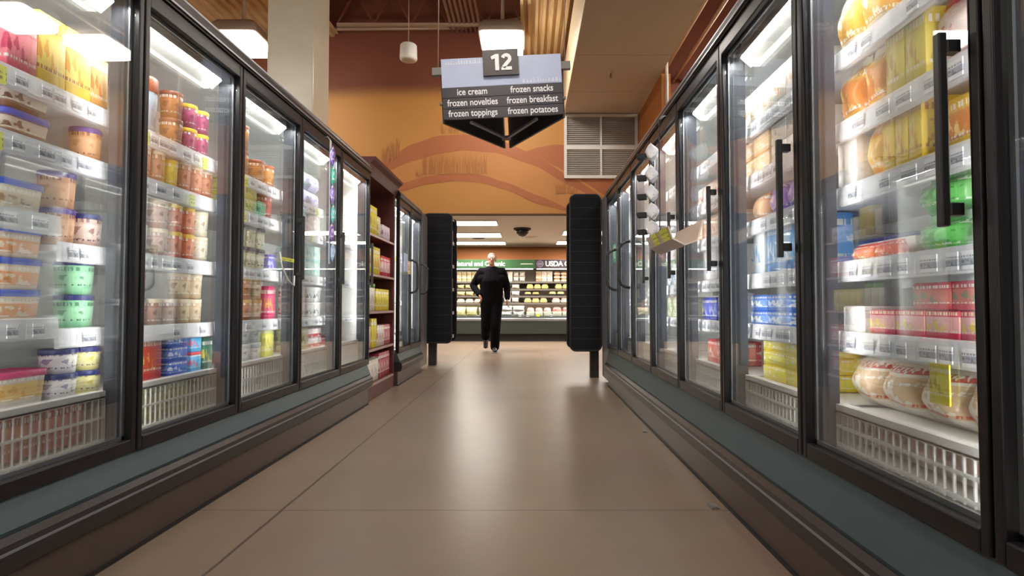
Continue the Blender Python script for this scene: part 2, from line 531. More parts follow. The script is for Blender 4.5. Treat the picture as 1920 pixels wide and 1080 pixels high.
# dome camera, vents in the low ceiling
r = empty('security_camera', (-.11,10.8,ZL), 'black dome security camera on the low ceiling', 'camera')
MB().lathe([(.0,0),(.17,0),(.165,-.03),(.0,-.03)], -.11,10.8,ZL-.001,24).build('base_ring', M['black'], r)
MB().lathe([(.13,-.03),(.115,-.09),(.06,-.15),(.0,-.165)], -.11,10.8,ZL-.001,24).build('dome', plain('smoked_dome', (40,36,34), .15), r)
for px, py, nm in ((897,446,'dark round air vent between the ceiling lights'), (997,444,'faint flat ceiling vent beyond the dome camera')):
    y = (ZL-CH)*F/(VY-py); x = (px-VX)*y/F
    v = empty('ceiling_vent', (x,y,ZL), nm, 'vent')
    MB().lathe([(0,0),(.14,0),(.13,-.012),(.09,-.012),(.085,-.004),(0,-.004)], x,y,ZL-.001,20).build('ring', M['black'] if px < 950 else M['lowceil'], v)
    MB().lathe([(0,-.004),(.06,-.004),(.05,-.016),(0,-.016)], x,y,ZL-.001,20).build('core', M['black'] if px < 950 else M['cream'], v)

# pendant speaker
x, y = (763-VX)*8.0/F, 8.0; zt = CH+(VY-77)*8.0/F; zb = CH+(VY-108)*8.0/F
r = empty('pendant_speaker', (x,y,zb), 'white cylindrical pendant speaker hanging on a thin cord', 'speaker')
MB().lathe([(0,0),(.105,0),(.12,.012),(.125,.03),(.118,zt-zb-.02),(.10,zt-zb),(0,zt-zb)], x,y,zb,24).build('body', M['white'], r)
MB().lathe([(0,-.002),(.095,-.002),(.1,.0),(0,.0)], x,y,zb,24).build('grille', plain('speaker_grille', (210,205,196), .6), r)
MB().tube([(x,y,zt),(x,y,5.82)], .006, 6).build('cord', M['pipe'], r)

# ------------------------------------------------------------------ aisle sign
def aisle_sign():
    Y = 5.3; k = Y/F
    def P(px, py): return ((px-VX)*k, CH+(VY-py)*k)
    cx, zc = P(941, 159)
    wS, hS = 227*k, 116*k
    root = empty('aisle_sign', (cx, Y, zc), 'three sided hanging aisle sign numbered 12 for ice cream and frozen food', 'sign')
    root.rotation_euler = (0, math.radians(-2.9), 0)
    blue = plain('pale_blue_sky', (176,186,216), .4, 0, .05, 5)
    dark = plain('charcoal_strip', (58,54,62), .4)
    inkm = plain('sign_white', (236,236,240), .4)
    blk = plain('sign_black', (26,24,27), .5)
    R = wpos(root)
    def part(nm, m, mat, par=root): 
        return m.build(nm, mat, par, origin=R + Vector((0,0,0)))
    def off(m): m.v = [(x+R.x, y+R.y, z+R.z) for x, y, z in m.v]; return m
    hw, hh = wS/2, hS/2
    # front panel
    sky = part('header_panel', off(MB().box(-hw, hw, -.012, .012, hh-55*k, hh)), blue)
    hillm = MB(); rn = random.Random(3)
    for x0, x1 in ((-.47,-.16), (.17,.48)):
        x = x0*wS
        while x < x1*wS:
            h = rn.uniform(.012,.055); w = rn.uniform(.012,.03); zb = hh-.006-.05 if x0 < 0 else hh-55*k+.012
            hillm.add([(x,-.0145,zb),(x+w,-.0145,zb),(x+w*.6,-.0145,zb+h),(x+w*.3,-.0145,zb+h*.8)], [(0,1,2,3)])
            x += w*1.25
    part('snow_scene', off(hillm), plain('sky_white', (206,212,230), .4), sky)
    rows = [('ice cream','frozen snacks'), ('frozen novelties','frozen breakfast'), ('frozen toppings','frozen potatoes')]
    zr = hh-55*k; rh = (hS-55*k)/3
    for i, (a, b) in enumerate(rows):
        z1 = zr-i*rh; z0 = z1-rh
        st = part('category_strip', off(MB().box(-hw, hw, -.014, .012, z0+.003, z1-.002)), dark)
        for sx, tx in ((-57*k, a), (56*k, b)):
            text('lettering', tx, .088, (sx, -.0165, (z0+z1)/2), (PI/2,0,0), inkm, st, 'CENTER', .0012, 1.0, .001, .84)
    pl = part('number_plaque', off(MB().box(-34*k, 33*k, -.045, -.016, hh-38*k, hh+11*k)), plain('plaque_charcoal', (60,52,54), .45))
    def glyph(polys, x0):
        m = MB()
        for poly in polys:
            m.loft([[(x0+x, -.0525, z) for x, z in poly], [(x0+x, -.044, z) for x, z in poly]], False)
        return off(m)
    H = .155; zb = hh-14*k-H/2
    one = [(.030,0),(.068,0),(.068,H),(.036,H),(-.008,H-.022),(.0,H-.052),(.030,H-.040)]
    part('numeral', glyph([[(x, zb+z) for x, z in one]], -.085), inkm, pl)
    # the 2: an outer and an inner outline walked along one bent stroke
    c = (.052, H-.047); path = [(c[0]+.034*math.cos(a), c[1]+.034*math.sin(a)) for a in [math.radians(d) for d in (165,140,110,80,50,20,-10,-35)]]
    path += [(.062, .072), (.040, .046), (.022, .024)]
    wd = .017; L_, R_ = [], []
    for i, (x, z) in enumerate(path):
        p0 = path[max(0, i-1)]; p1 = path[min(len(path)-1, i+1)]
        dx, dz = p1[0]-p0[0], p1[1]-p0[1]; q = math.hypot(dx, dz); nx, nz = -dz/q*wd, dx/q*wd
        L_.append((x+nx, z+nz)); R_.append((x-nx, z-nz))
    m2 = MB()
    for i in range(len(path)-1):
        quad = [L_[i], L_[i+1], R_[i+1], R_[i]]
        m2.loft([[(x, -.0525, zb+z) for x, z in quad], [(x, -.044, zb+z) for x, z in quad]], False)
    bar2 = [(.002,0),(.102,0),(.102,.032),(.040,.032),(.002,.026)]
    m2.loft([[(x, -.0525, zb+z) for x, z in bar2], [(x, -.044, zb+z) for x, z in bar2]], False)
    part('numeral', off(m2), inkm, pl)
    # side panels meeting behind
    apex = wS*.866
    for s in (-1, 1):
        a = Vector((s*(hw+.005), .03, 0)); b = Vector((s*.03, apex, 0))
        m = MB(); n = Vector((b.y-a.y, -(b.x-a.x), 0)).normalized()*.012
        q = [a-n, b-n, b+n, a+n]
        m.loft([[(p.x,p.y,-hh-.02) for p in q], [(p.x,p.y,hh) for p in q]], False)
        part('side_panel', off(m), blk)
    m = MB()
    m.bar((-hw*.55,.03,-hh-.02),(0,apex*.62,-hh-.02),.03,.02); m.bar((hw*.55,.03,-hh-.02),(0,apex*.62,-hh-.02),.03,.02)
    m.box(-.045,.045,apex*.58,apex*.66,-hh-.03,-hh)
    part('bottom_brace', off(m), plain('brace_grey', (96,92,98), .5))
    m = MB().box(-hw-.09, hw+.09, .0, .05, hh-.14, hh-.07)
    part('hanging_bar', off(m), plain('bar_grey', (120,116,112), .45))
    for s in (-1, 1):
        part('knob', off(MB().tube([(s*(hw+.004),.01,-hh*.45),(s*(hw+.03),.01,-hh*.45)], .018)), plain('knob_grey', (120,116,116), .4))
    for s in (-1, 1):
        x = s*(hw+.035)
        part('cable', off(MB().tube([(x,.025,hh-.09),(x+math.sin(math.radians(2.9))*(5.8-R.z),.025,5.8-R.z)], .005, 6)), M['pipe'])
aisle_sign()

# ------------------------------------------------------------------ freezer cases
XL, XR = 1.38, .85
class Bank: pass
def freezer(side, edges, zb, label, zsh, end_far=0.0, handles='bar', ends=(False, False), name='freezer_case'):
    s = side; X0 = XR if s > 0 else XL
    X = lambda u: s*(X0+u)
    Ya, Yb = edges[0], edges[-1]
    root = empty(name, (X(.4), (Ya+Yb)/2, 0), label, 'freezer')
    D = .78; ZT = 1.98
    # liner: back, ceiling, floor, ends
    m = MB()
    m.box(X(D), X(D+.04), Ya, Yb, .12, 2.06)
    m.box(X(.03), X(D), Ya, Yb, ZT, 2.04)
    m.box(X(.035), X(D), Ya, Yb, .30, zb+.03)
    if ends[0]: m.box(X(.035), X(D), Ya, Ya+.02, zb, ZT)
    if ends[1]: m.box(X(.035), X(D), Yb-.02, Yb, zb, ZT)
    m.build('liner', M['inner'], root)
    # header over the doors
    m = MB(); p = [(X(-.025),1.99),(X(-.03),2.03),(X(-.005),2.07),(X(D+.04),2.07),(X(D+.04),2.042),(X(.03),2.042),(X(.03),1.985)]
    m.prism_y(p, Ya, Yb); m.build('header', M['header'], root)
    m = MB(); m.box(X(-.028), X(-.034), Ya, Yb, 2.0, 2.008); m.box(X(-.008), X(-.012), Ya, Yb, 2.06, 2.068); m.build('header_trim', M['alu'], root)
    # lower front
    m = MB(); m.prism_y([(X(0),zb-.005),(X(-.03),.262),(X(-.026),.25),(X(.05),.25),(X(.05),zb-.005)], Ya, Yb); m.build('base_panel', M['teal'], root)
    m = MB(); m.prism_y([(X(-.03),.25),(X(-.05),.235),(X(-.055),.20),(X(-.05),.165),(X(-.03),.15),(X(.05),.15),(X(.05),.25)], Ya, Yb, False)
    m.build('bumper_rail', M['bumper'], root)
    m = MB(); m.box(X(-.0555), X(-.052), Ya, Yb, .212, .219); m.build('bumper_trim', M['alu'], root)
    m = MB(); m.box(X(-.01), X(.05), Ya, Yb, .0, .15); m.box(X(.05), X(D), Ya+.01, Yb-.01, .0, .12); m.build('kick_plate', M['kick'], root)
    m = MB(); m.box(X(-.018), X(-.01), Ya, Yb, .0, .012); m.build('floor_seal', M['black'], root)
    if end_far > 0:
        MB().box(X(-.01), X(D+.04), Yb, Yb+end_far, .05, 2.05).build('end_panel', M['steel'], root, bevel=.006)
        MB().box(X(-.016), X(-.01), Yb+.05, Yb+end_far-.06, .35, 1.98).build('end_trim', M['alu'], root)
    for i, (a, b) in enumerate(zip(edges, edges[1:])):
        g = .004; w = .044
        d = MB()
        d.box(X(-.02), X(.018), a+g, a+w*.62, zb, 1.985); d.box(X(-.02), X(.018), b-w*.62, b-g, zb, 1.985)
        d.box(X(-.02), X(.018), a+w*.62, b-w*.62, zb, zb+.045); d.box(X(-.02), X(.018), a+w*.62, b-w*.62, 1.925, 1.985)
        door = d.build('door', M['frame'], root, origin=(X(0), (a+b)/2, zb), bevel=.004)
        MB().box(X(-.004), X(.006), a+w*.62, b-w*.62, zb+.045, 1.925).build('glass_pane', M['glass'], door)
        q = MB(); e = .012
        q.box(X(.006), X(.012), a+w*.62, a+w*.62+e, zb+.045, 1.925); q.box(X(.006), X(.012), b-w*.62-e, b-w*.62, zb+.045, 1.925)
        q.box(X(.006), X(.012), a+w*.62, b-w*.62, zb+.045, zb+.045+e); q.box(X(.006), X(.012), a+w*.62, b-w*.62, 1.925-e, 1.925)
        q.build('inner_rail', M['alu'], door)
        yh = a+.055 if s > 0 else b-.055
        if handles == 'bar' and (s > 0 or edges[i] > 2.3):
            h = MB()
            h.box(X(-.062), X(-.045), yh-.009, yh+.009, 1.0, 1.375)
            h.box(X(-.048), X(-.02), yh-.012, yh+.012, 1.02, 1.045); h.box(X(-.048), X(-.02), yh-.012, yh+.012, 1.335, 1.36)
            h.build('handle', M['handle'], door, bevel=.003)
        elif handles == 'loop' or (isinstance(handles, (set, list)) and i in handles):
            pts = []
            for k in range(13):
                t = PI*k/12
                pts.append((X(-.02-.085*min(1, math.sin(t)*1.6)), yh, 1.18+.19*math.cos(t)))
            MB().tube(pts, .013, 8).build('handle', M['handle'], door)
        # mullion at the far side of this door and its LED strip
        mu = MB().box(X(.02), X(.085), b-.022, b+.022 if b < Yb else b, zb+.02, ZT).build('mullion', M['mullion'], root)
        lampd = bpy.data.lights.new('led_strip', 'AREA'); lampd.shape = 'RECTANGLE'
        lampd.size = 1.5; lampd.size_y = .05; lampd.energy = CASE_LED; lampd.color = (1.0,.98,.95)
        lo = bpy.data.objects.new('led_strip', lampd); link(lo)
        lo.location = (X(.05), a+.036, 1.16)
        # local x along world z, pointing -z of lamp into the case (+u)
        zaxis = Vector((-s*.3, -.95, 0)).normalized(); xaxis = Vector((0,0,1)); yaxis = zaxis.cross(xaxis)
        lo.rotation_euler = Matrix((xaxis, yaxis, zaxis)).transposed().to_euler()
        ld2 = bpy.data.lights.new('led_strip_far', 'AREA'); ld2.shape = 'RECTANGLE'
        ld2.size = 1.3; ld2.size_y = .05; ld2.energy = CASE_LED*.4; ld2.color = (1.0,.98,.95)
        l2 = bpy.data.objects.new('led_strip_far', ld2); link(l2); l2.location = (X(.05), b-.06, 1.25)
        zaxis = Vector((-s, 0, 0)); xaxis = Vector((0,0,1)); yaxis = zaxis.cross(xaxis)
        l2.rotation_euler = Matrix((xaxis, yaxis, zaxis)).transposed().to_euler()
        # lamp housing under the ceiling with a lit tube
        lh = MB().prism_y([(X(.06),1.975),(X(.055),1.90),(X(.10),1.86),(X(.125),1.875),(X(.16),1.975)], a+.05, b-.05).build('lamp_housing', M['lampbody'], root)
        MB().prism_y([(X(.102),1.857),(X(.132),1.872),(X(.128),1.858)], a+.07, b-.07).build('lamp_tube', M['tube'], lh)
        td = bpy.data.lights.new('canopy_lamp', 'AREA'); td.shape = 'RECTANGLE'
        td.size = b-a-.12; td.size_y = .03; td.energy = CASE_TOP; td.color = (1.0,.985,.96)
        to = bpy.data.objects.new('canopy_lamp', td); link(to); to.location = (X(.052), (a+b)/2, 1.905)
        zaxis = Vector((-s*.28, 0, .96)).normalized(); xaxis = Vector((0,1,0)); yaxis = zaxis.cross(xaxis)
        to.rotation_euler = Matrix((xaxis, yaxis, zaxis)).transposed().to_euler()
        # shelves
        spec = zsh(i) if callable(zsh) else zsh
        for item in spec:
            z, ya, yb = item if isinstance(item, tuple) else (item, a+.001, b-.001)
            sh = MB()
            sh.box(X(.125), X(.62), ya, yb, z-.022, z-.002)
            sh.box(X(.62), X(D), ya+.02, ya+.04, z-.05, z-.01); sh.box(X(.62), X(D), yb-.04, yb-.02, z-.05, z-.01)
            so = sh.build('shelf', M['shelfm'], root, origin=(X(.35), (ya+yb)/2, z-.022))
            pc = MB(); pc.prism_y([(X(.112),z-.055),(X(.109),z-.05),(X(.114),z+.008),(X(.125),z+.01),(X(.125),z-.055)], ya, yb)
            pc.build('price_channel', M['tagrail'], so)
            rn = random.Random(int(z*1000)+i*7+(3 if s > 0 else 0))
            y = ya+.03
            while y < yb-.06:
                wt = rn.choice((.035,.04,.055)); yel = (s < 0 and rn.random() < .22 and 1.2 < z < 1.7)
                if rn.random() < .8:
                    MB().box(X(.1065), X(.1095), y, y+wt, z-.046-(.012 if yel else 0), z-.006).build('price_tag', M['tagy'] if yel else M['tagw'], so)
                y += wt+rn.choice((.012,.03,.05))
        # wire basket at the bottom
        if spec:
            wb = MB(); ya, yb, zt, z0 = a+.035, b-.035, .535, zb+.035
            for zz in (zt, (zt+z0)/2+.01, z0+.012):
                wb.box(X(.066), X(.074), ya, yb, zz-.004, zz+.004)
            n = 22
            for k in range(n+1):
                y = ya+(yb-ya)*k/n; wb.box(X(.067), X(.073), y-.002, y+.002, z0, zt)
            wb.box(X(.066), X(.10), ya, yb, zt-.002, zt+.022)
            wb.box(X(.073), X(.6), ya, ya+.006, z0, zt); wb.box(X(.073), X(.6), yb-.006, yb, z0, zt)
            wb.box(X(.073), X(.6), ya, yb, z0, z0+.006)
            wb.box(X(.105), X(.6), ya, yb, zt+.004, zt+.009)
            wb.build('wire_basket', M['wire'], root)
    return root

eL1 = [.58, 1.28, 1.98]
eL2 = [1.98, 2.67, 3.38]
eL3 = [3.38, 4.11, 4.86]
ZL_SH = [1.534, 1.345, 1.045, .76]
fzL1 = freezer(-1, eL1, .345, 'first ice cream freezer case with rectangular tubs, at the aisle entrance',
        lambda i: [] if i == 0 else [1.534, 1.345, (1.045,1.80,1.979), (.765,1.80,1.979), (1.125,1.281,1.80), (.80,1.281,1.80)])
fzL2 = freezer(-1, eL2, .345, 'two door freezer case full of ice cream pints, next to the rectangular tubs', ZL_SH)
fzL3 = freezer(-1, eL3, .345, 'two door freezer case with a near empty bay, beside the mahogany bookcase',
        lambda i: ZL_SH if i == 0 else [1.345, 1.045, .76], ends=(False, True))
fzL4 = freezer(-1, [5.97, 6.57, 7.20], .345, 'two door freezer case with loop handles beyond the mahogany bookcase', lambda i: [1.4, .9], .48, 'loop', (True, True))
eR1 = [.321, 1.024, 1.726]
eR2 = [1.726, 2.429, 3.132]
eR3 = [3.132, 3.835, 4.538]
eR4 = [4.538, 5.240, 5.943]
ZR_SH = [1.627, 1.405, 1.205, .975, .761]
fzR1 = freezer(1, eR1, .395, 'frozen snack freezer case with the green and yellow bags', lambda i: [] if i == 0 else ZR_SH)
fzR2 = freezer(1, eR2, .395, 'frozen snack freezer case with the blue cartons', ZR_SH)
fzR3 = freezer(1, eR3, .395, 'frozen snack freezer case with the hanging strip of white pouches', ZR_SH)
fzR4 = freezer(1, eR4, .395, 'frozen snack freezer case with loop handles and steel end panel', lambda i: [1.4, .9], .47, 'loop', (False, True))
# ------------------------------------------------------------------ product prototypes
# local frame: front face at x = 0 looking to -x, depth towards +x, width along y, base at z = 0
class Proto:
    def __init__(s, name, cat, w, h, parts):
        s.name, s.cat, s.w, s.h = name, cat, w, h
        s.parts = parts          # [(name, mesh, label or None)], the first is the thing itself
    def put(s, loc, rz, label, group, jitter=0.0):
        r = bpy.data.objects.new(s.name, s.parts[0][1]); COL.objects.link(r)
        r.location = loc; r.rotation_euler = (0, 0, rz+random.uniform(-jitter, jitter))
        tag(r, label, s.cat, group)
        for nm, me, lb in s.parts[1:]:
            c = bpy.data.objects.new(nm, me); COL.objects.link(c); c.parent = r
            if lb: c['label'] = lb
        return r

def round_tub(d, h, body, lid, lidlabel=None, taper=.86, lid_h=.016, name='ice_cream_tub', n=20):
    r = d/2; rb = r*taper
    m = MB().lathe([(0,.004),(rb*.9,.004),(rb*.92,0),(rb,0),(r*.97,h-lid_h),(r*.97,h-.004),(0,h-.004)], r, 0, 0, n)
    l = MB().lathe([(r*.975,h-lid_h-.002),(r*1.0,h-lid_h),(r*1.0,h-.003),(r*.97,h),(r*.9,h),(r*.88,h-.004),(0,h-.004)], r, 0, 0, n)
    return Proto(name, 'tub', d, h, [(name, m.mesh(name, body), None), ('lid', l.mesh('lid', lid), lidlabel)])

def rect_tub(w, dp, h, body, lid, lidlabel=None, lid_h=.02, name='ice_cream_carton_tub'):
    cx = dp/2; R = .022
    def ring(k, z, rad=R): return rr(dp/2*k, w/2*k, rad, z, 4, cx, 0)
    m = MB().loft([ring(.86,0), ring(.885,.003), ring(.96,h-lid_h), ring(.96,h-.005)], True)
    l = MB().loft([ring(1.0,h-lid_h), ring(1.0,h-.004), ring(.985,h), ring(.9,h), ring(.885,h-.004)], True, True, True)
    return Proto(name, 'tub', w, h, [(name, m.mesh(name, body), None), ('lid', l.mesh('lid', lid), lidlabel)])

def carton(w, dp, h, mat, flap=None, name='carton_box'):
    cx = dp/2
    def ring(k, z): return rr(dp/2-k, w/2-k, .003, z, 2, cx, 0)
    m = MB().loft([ring(.003,0), ring(0,.003), ring(0,h-.004), ring(.003,h-.001)], True)
    m.box(.004, dp*.55, -w/2+.004, w/2-.004, h-.0012, h); m.box(dp*.5, dp-.004, -w/2+.004, w/2-.004, h-.0012, h-.0006)
    parts = [(name, m.mesh(name, mat), None)]
    if flap:
        f = MB().loft([rr(dp/2+.001, w/2+.001, .003, h*.86, 2, cx, 0), rr(dp/2+.001, w/2+.001, .003, h+.001, 2, cx, 0)], True)
        parts.append(('top_flap', f.mesh('top_flap', flap), None))
    return Proto(name, 'box', w, h, parts)

def bag(w, dp, h, mat, seed=1, name='frozen_food_bag', seal=None, puff=1.0):
    rn = random.Random(seed); n = 28; rings = []
    ph = [rn.uniform(0, 6.28) for _ in range(6)]
    N = 14
    for i in range(N+1):
        t = i/N; z = h*t
        prof = max(.02, math.sin(PI*min(1, max(0, (t-.02)/.96)))**.55)*puff
        wid = 1-.10*math.sin(PI*t)**2
        ring = []
        for k in range(n):
            a = 2*PI*k/n; c, s_ = math.cos(a), math.sin(a)
            xx = math.copysign(abs(c)**.9, c); yy = math.copysign(abs(s_)**.65, s_)
            bump = 1+.09*math.sin(3*a+ph[0]+5*t)+.07*math.sin(5*a+ph[1]-9*t)+.05*math.sin(11*t+ph[2]+2*a)
            ring.append((dp/2+dp/2*prof*xx*bump, w/2*wid*yy, z+(.004*math.sin(k*2.2) if i == N else 0)))
        rings.append(ring)
    xs = [q[0] for r_ in rings for q in r_]; a_, b_ = min(xs), max(xs)
    rings = [[((q[0]-a_)/(b_-a_)*dp, max(-w/2, min(w/2, q[1])), q[2]) for q in r_] for r_ in rings]
    m = MB().loft(rings, True)
    parts = [(name, m.mesh(name, mat), None)]
    if seal:
        s2 = MB()
        vs = []; K = 16
        for k in range(K+1):
            y = -w/2*.98+w*.98*k/K; vs += [(dp/2-.002, y, h-.006), (dp/2+.004*math.sin(k*1.3), y, h+.018+(.004 if k % 2 else 0))]
        s2.add(vs, [(2*k, 2*k+2, 2*k+3, 2*k+1) for k in range(K)])
        s2.loft([[(dp/2-.003,-w*.45,h-.008),(dp/2+.003,-w*.45,h-.008),(dp/2+.003,w*.45,h-.008),(dp/2-.003,w*.45,h-.008)],[(dp/2-.002,-w*.45,h+.004),(dp/2+.002,-w*.45,h+.004),(dp/2+.002,w*.45,h+.004),(dp/2-.002,w*.45,h+.004)]], False)
        parts.append(('seal_strip', s2.mesh('seal_strip', seal), None))
    return Proto(name, 'bag', w, h+(.019 if seal else .001), parts)

def tray_pack(w, dp, h, tray, food, seed=1, name='meat_tray'):
    rn = random.Random(seed)
    t = MB().loft([rr(dp/2*.86,w/2*.9,.015,0,3,dp/2,0), rr(dp/2,w/2,.02,h*.5,3,dp/2,0), rr(dp/2*.97,w/2*.98,.02,h*.5,3,dp/2,0), rr(dp/2*.85,w/2*.88,.015,h*.2,3,dp/2,0)], True)
    rings = []
    for i in range(6):
        u = i/5; k = math.cos(u*PI/2*.92)
        rings.append([(x+(rn.random()-.5)*.004, y, h*.28+h*.72*math.sin(u*PI/2)) for x, y, _ in rr(dp/2*.9*max(.12,k)**.45, w/2*.92*max(.12,k)**.45, .03, 0, 3, dp/2, 0)])
    f = MB().loft(rings, True)
    return Proto(name, 'meat pack', w, h, [(name, t.mesh(name, tray), None), ('wrapped_food', f.mesh('wrapped_food', food), None)])

def face_rows(proto, s, u, y0, y1, z, stack, label, bank, pitch=None, jit=.02, keep=None):
    """a row of identical packs standing on a shelf, front to the aisle; every pack is its own object"""
    X = s*((XR if s > 0 else XL)+u)
    rz = 0 if s > 0 else PI
    pitch = pitch or proto.w+.003
    E = EDG[s]
    ya_, yb_, lo_, hi_ = next(v for k_, v in VIS.items() if k_ in label)
    f = lambda y: lo_+(min(max(y, ya_), yb_)-ya_)*(hi_-lo_)/(yb_-ya_)
    y0, y1 = f(y0), f(y1)
    if z < .5:
        hi_ = min(hi_, next(e for e in E if e > (y0+y1)/2)-.047)
    if s < 0 and z > .6 and E[1] < y0 < E[2]:
        if 'raised' in label: hi_ = 1.795; y1 = min(y1, hi_)
        elif .7 < z < 1.1: lo_ = 1.808; y0 = max(y0, lo_)
    zt = z+stack*proto.h
    busy = sorted((e0, e1) for e0, e1, z0_, z1_, lay in OCC[s] if lay == (u > .15) and z0_ < zt-.004 and z < z1_-.004)
    free = []; c0 = lo_
    for e0, e1 in busy:
        if e1 <= lo_ or e0 >= hi_: continue
        if e0 > c0: free.append((c0, e0))
        c0 = max(c0, e1)
    if hi_ > c0: free.append((c0, hi_))
    free = [g_ for g_ in free if g_[1]-g_[0] >= proto.w]
    if not free:
        print('NO ROOM', label); return 0
    ym = (y0+y1)/2
    g0, g1 = min(free, key=lambda q: max(q[0]-ym, ym-q[1], 0))
    want = max(1, int((y1-y0)/pitch+.62))
    n = min(want, int((g1-g0-proto.w)/pitch)+1)
    tot = (n-1)*pitch+proto.w
    y0 = min(max(ym-tot/2, g0), g1-tot)
    OCC[s].append((y0-.002, y0+tot+.002, z, zt, u > .15))
    g = label if n*stack > 1 else None
    for k in range(n):
        y = y0+proto.w/2+k*pitch
        for j in range(stack):
            if keep and not keep(k, j, n): continue
            proto.put((X, y, z+j*(proto.h+.0005)), rz, label, g, jit if j == 0 else .01)
    return n

OCC = {-1: [], 1: []}
# bays: (first and last distance seen through the door, the room between its mullions in front)
VIS = {'first ice cream': (1.606,2.025,1.60,2.045), 'second ice cream': (2.18,2.72,2.17,2.74), 'third ice cream': (2.92,3.42,2.90,3.45),
       'fourth ice cream': (3.71,4.13,3.68,4.16), 'fifth ice cream': (4.5,4.8,4.45,4.8),
       'first frozen': (1.203,1.773,1.17,1.79), 'second frozen': (1.985,2.49,1.97,2.52), 'third frozen': (2.79,3.317,2.78,3.27),
       'fourth frozen': (3.57,3.95,3.57,3.97)}
EDG = {-1: eL1+eL2[1:]+eL3[1:], 1: eR1+eR2[1:]+eR3[1:]+eR4[1:]}
YLp = lambda px: (XL+.12)*F/(VX-px)
YRp = lambda px: (XR+.12)*F/(px-VX)
PK = packaging
NAVY = plain('navy_lid', (44,48,110), .35); BLUE = plain('blue_lid', (52,84,196), .35); PURP = plain('purple_lid', (84,58,140), .35)
PINKL = plain('pink_lid', (222,74,128), .35); BLK = plain('dark_lid', (46,34,40), .35); CRL = plain('cream_lid', (228,214,190), .35)
YELL = plain('yellow_lid', (226,186,50), .35); BRNL = plain('brown_lid', (120,66,44), .35); ORL = plain('rust_lid', (168,86,52), .35); GOLD = plain('gold_lid', (204,164,92), .35)
WHL = plain('white_lid', (230,230,230), .35)

def L(px0, px1, z, proto, stack, label, **k):
    return face_rows(proto, -1, k.pop('u', .128), YLp(px0), YLp(px1), z+.001, stack, label, 'L', **k)
def R(px0, px1, z, proto, stack, label, **k):
    """px0 is the far end on the right bank"""
    return face_rows(proto, 1, k.pop('u', .128), YRp(px1), YRp(px0), z+.001, stack, label, 'R', **k)
D1, D2, D3, D4, D5 = [f'{o} ice cream freezer door' for o in ('first','second','third','fourth','fifth')]
LS = [1.534, 1.345, 1.045, .76]
BF = .395   # basket floor, ice cream side

# ---- first door
choc = PK('choc_tub', (112,74,58), (214,200,186), (98,60,48), z0=.3, z1=.75)
peach = PK('peach_tub', (232,206,176), (226,150,84), (240,222,196), z0=.15, z1=.6)
van = PK('vanilla_tub', (226,214,190), (206,190,160), (150,120,92), z0=.2, z1=.6)
mint = PK('mint_pint', (150,214,170), (166,224,182), (74,130,96), ink=(60,110,84), z0=.25, z1=.66, thr=.6)
tanp = PK('tan_pint', (208,152,108), (218,168,128), (186,124,84), ink=(110,60,44), thr=.6)
creamp = PK('cream_pint', (222,212,170), (232,224,190), (190,176,120), ink=(90,84,60))
blush = PK('blush_pint', (226,190,176), (238,212,202), (150,92,84), ink=(110,50,60))
butter = PK('butter_pint', (234,226,150), (240,234,176), (204,190,96), ink=(80,80,120))
whitep = PK('white_pint', (226,222,226), (236,234,236), (150,130,170), ink=(60,60,120))
yellowc = PK('yellow_carton', (226,190,70), (232,206,110), (214,150,64), ink=(150,70,60))
L(0, 70, 1.534, carton(.10,.16,.17, PK('pink_carton', (214,92,110), (226,130,140), (180,60,90)), PURP), 1, f'pink carton with purple top, top shelf, {D1}')
L(75, 150, 1.534, carton(.105,.15,.23, yellowc), 1, f'tall yellow carton, top shelf, {D1}')
L(158, 178, 1.534, carton(.075,.15,.185, PK('orange_carton', (206,150,84), (222,176,110), (188,110,60))), 1, f'orange tan carton, top shelf, {D1}')
L(0, 100, 1.345, rect_tub(.165,.12,.082, choc, BLUE), 2, f'chocolate brown rectangular tub with blue lid, second shelf, {D1}')
L(168, 185, 1.345, round_tub(.095,.12, tanp, PURP), 1, f'lone orange tub with purple lid, second shelf, {D1}')
L(0, 66, 1.125, rect_tub(.165,.13,.095, van, BLUE), 1, f'vanilla rectangular tub with blue lid, raised third shelf, {D1}')
L(112, 135, 1.045, round_tub(.105,.12, tanp, PURP), 2, f'tan orange pint with purple lid, third shelf, {D1}')
L(165, 195, 1.045, round_tub(.1,.12, blush, NAVY), 1, f'blush pink pint with navy lid, third shelf, {D1}')
L(60, 108, 1.125, carton(.10,.12,.14, PK('tan_carton', (200,150,110), (212,166,126), (176,120,84))), 1, f'plain tan carton, raised third shelf, {D1}')
L(0, 80, .80, rect_tub(.165,.13,.094, peach, BLUE), 3, f'peach orange rectangular tub with blue lid, raised fourth shelf, {D1}')
L(88, 106, .80, round_tub(.095,.11, tanp, NAVY), 2, f'tan orange pint with navy lid, raised fourth shelf, {D1}')
L(150, 185, .765, round_tub(.115,.118, mint, NAVY), 2, f'mint green pint with navy lid, fourth shelf, {D1}')
L(5, 110, .546, rect_tub(.175,.12,.105, PK('clear_pink_tub', (214,206,200), (226,188,120), (206,160,90), z0=.2, z1=.7), PINKL), 1, f'clear rectangular tub with pink lid, bottom basket, {D1}', u=.135)
L(0, 110, BF, carton(.15,.13,.135, PK('rose_carton', (196,120,110), (206,140,120), (170,90,90))), 1, f'rose red carton under the pink lidded tub, bottom basket, {D1}', u=.11)
L(112, 150, .546, round_tub(.105,.08, whitep, NAVY), 2, f'white pint with navy lid, bottom basket, {D1}', u=.11)
L(156, 176, .546, round_tub(.10,.08, butter, NAVY), 2, f'pale yellow pint with navy lid, bottom basket, {D1}', u=.11)
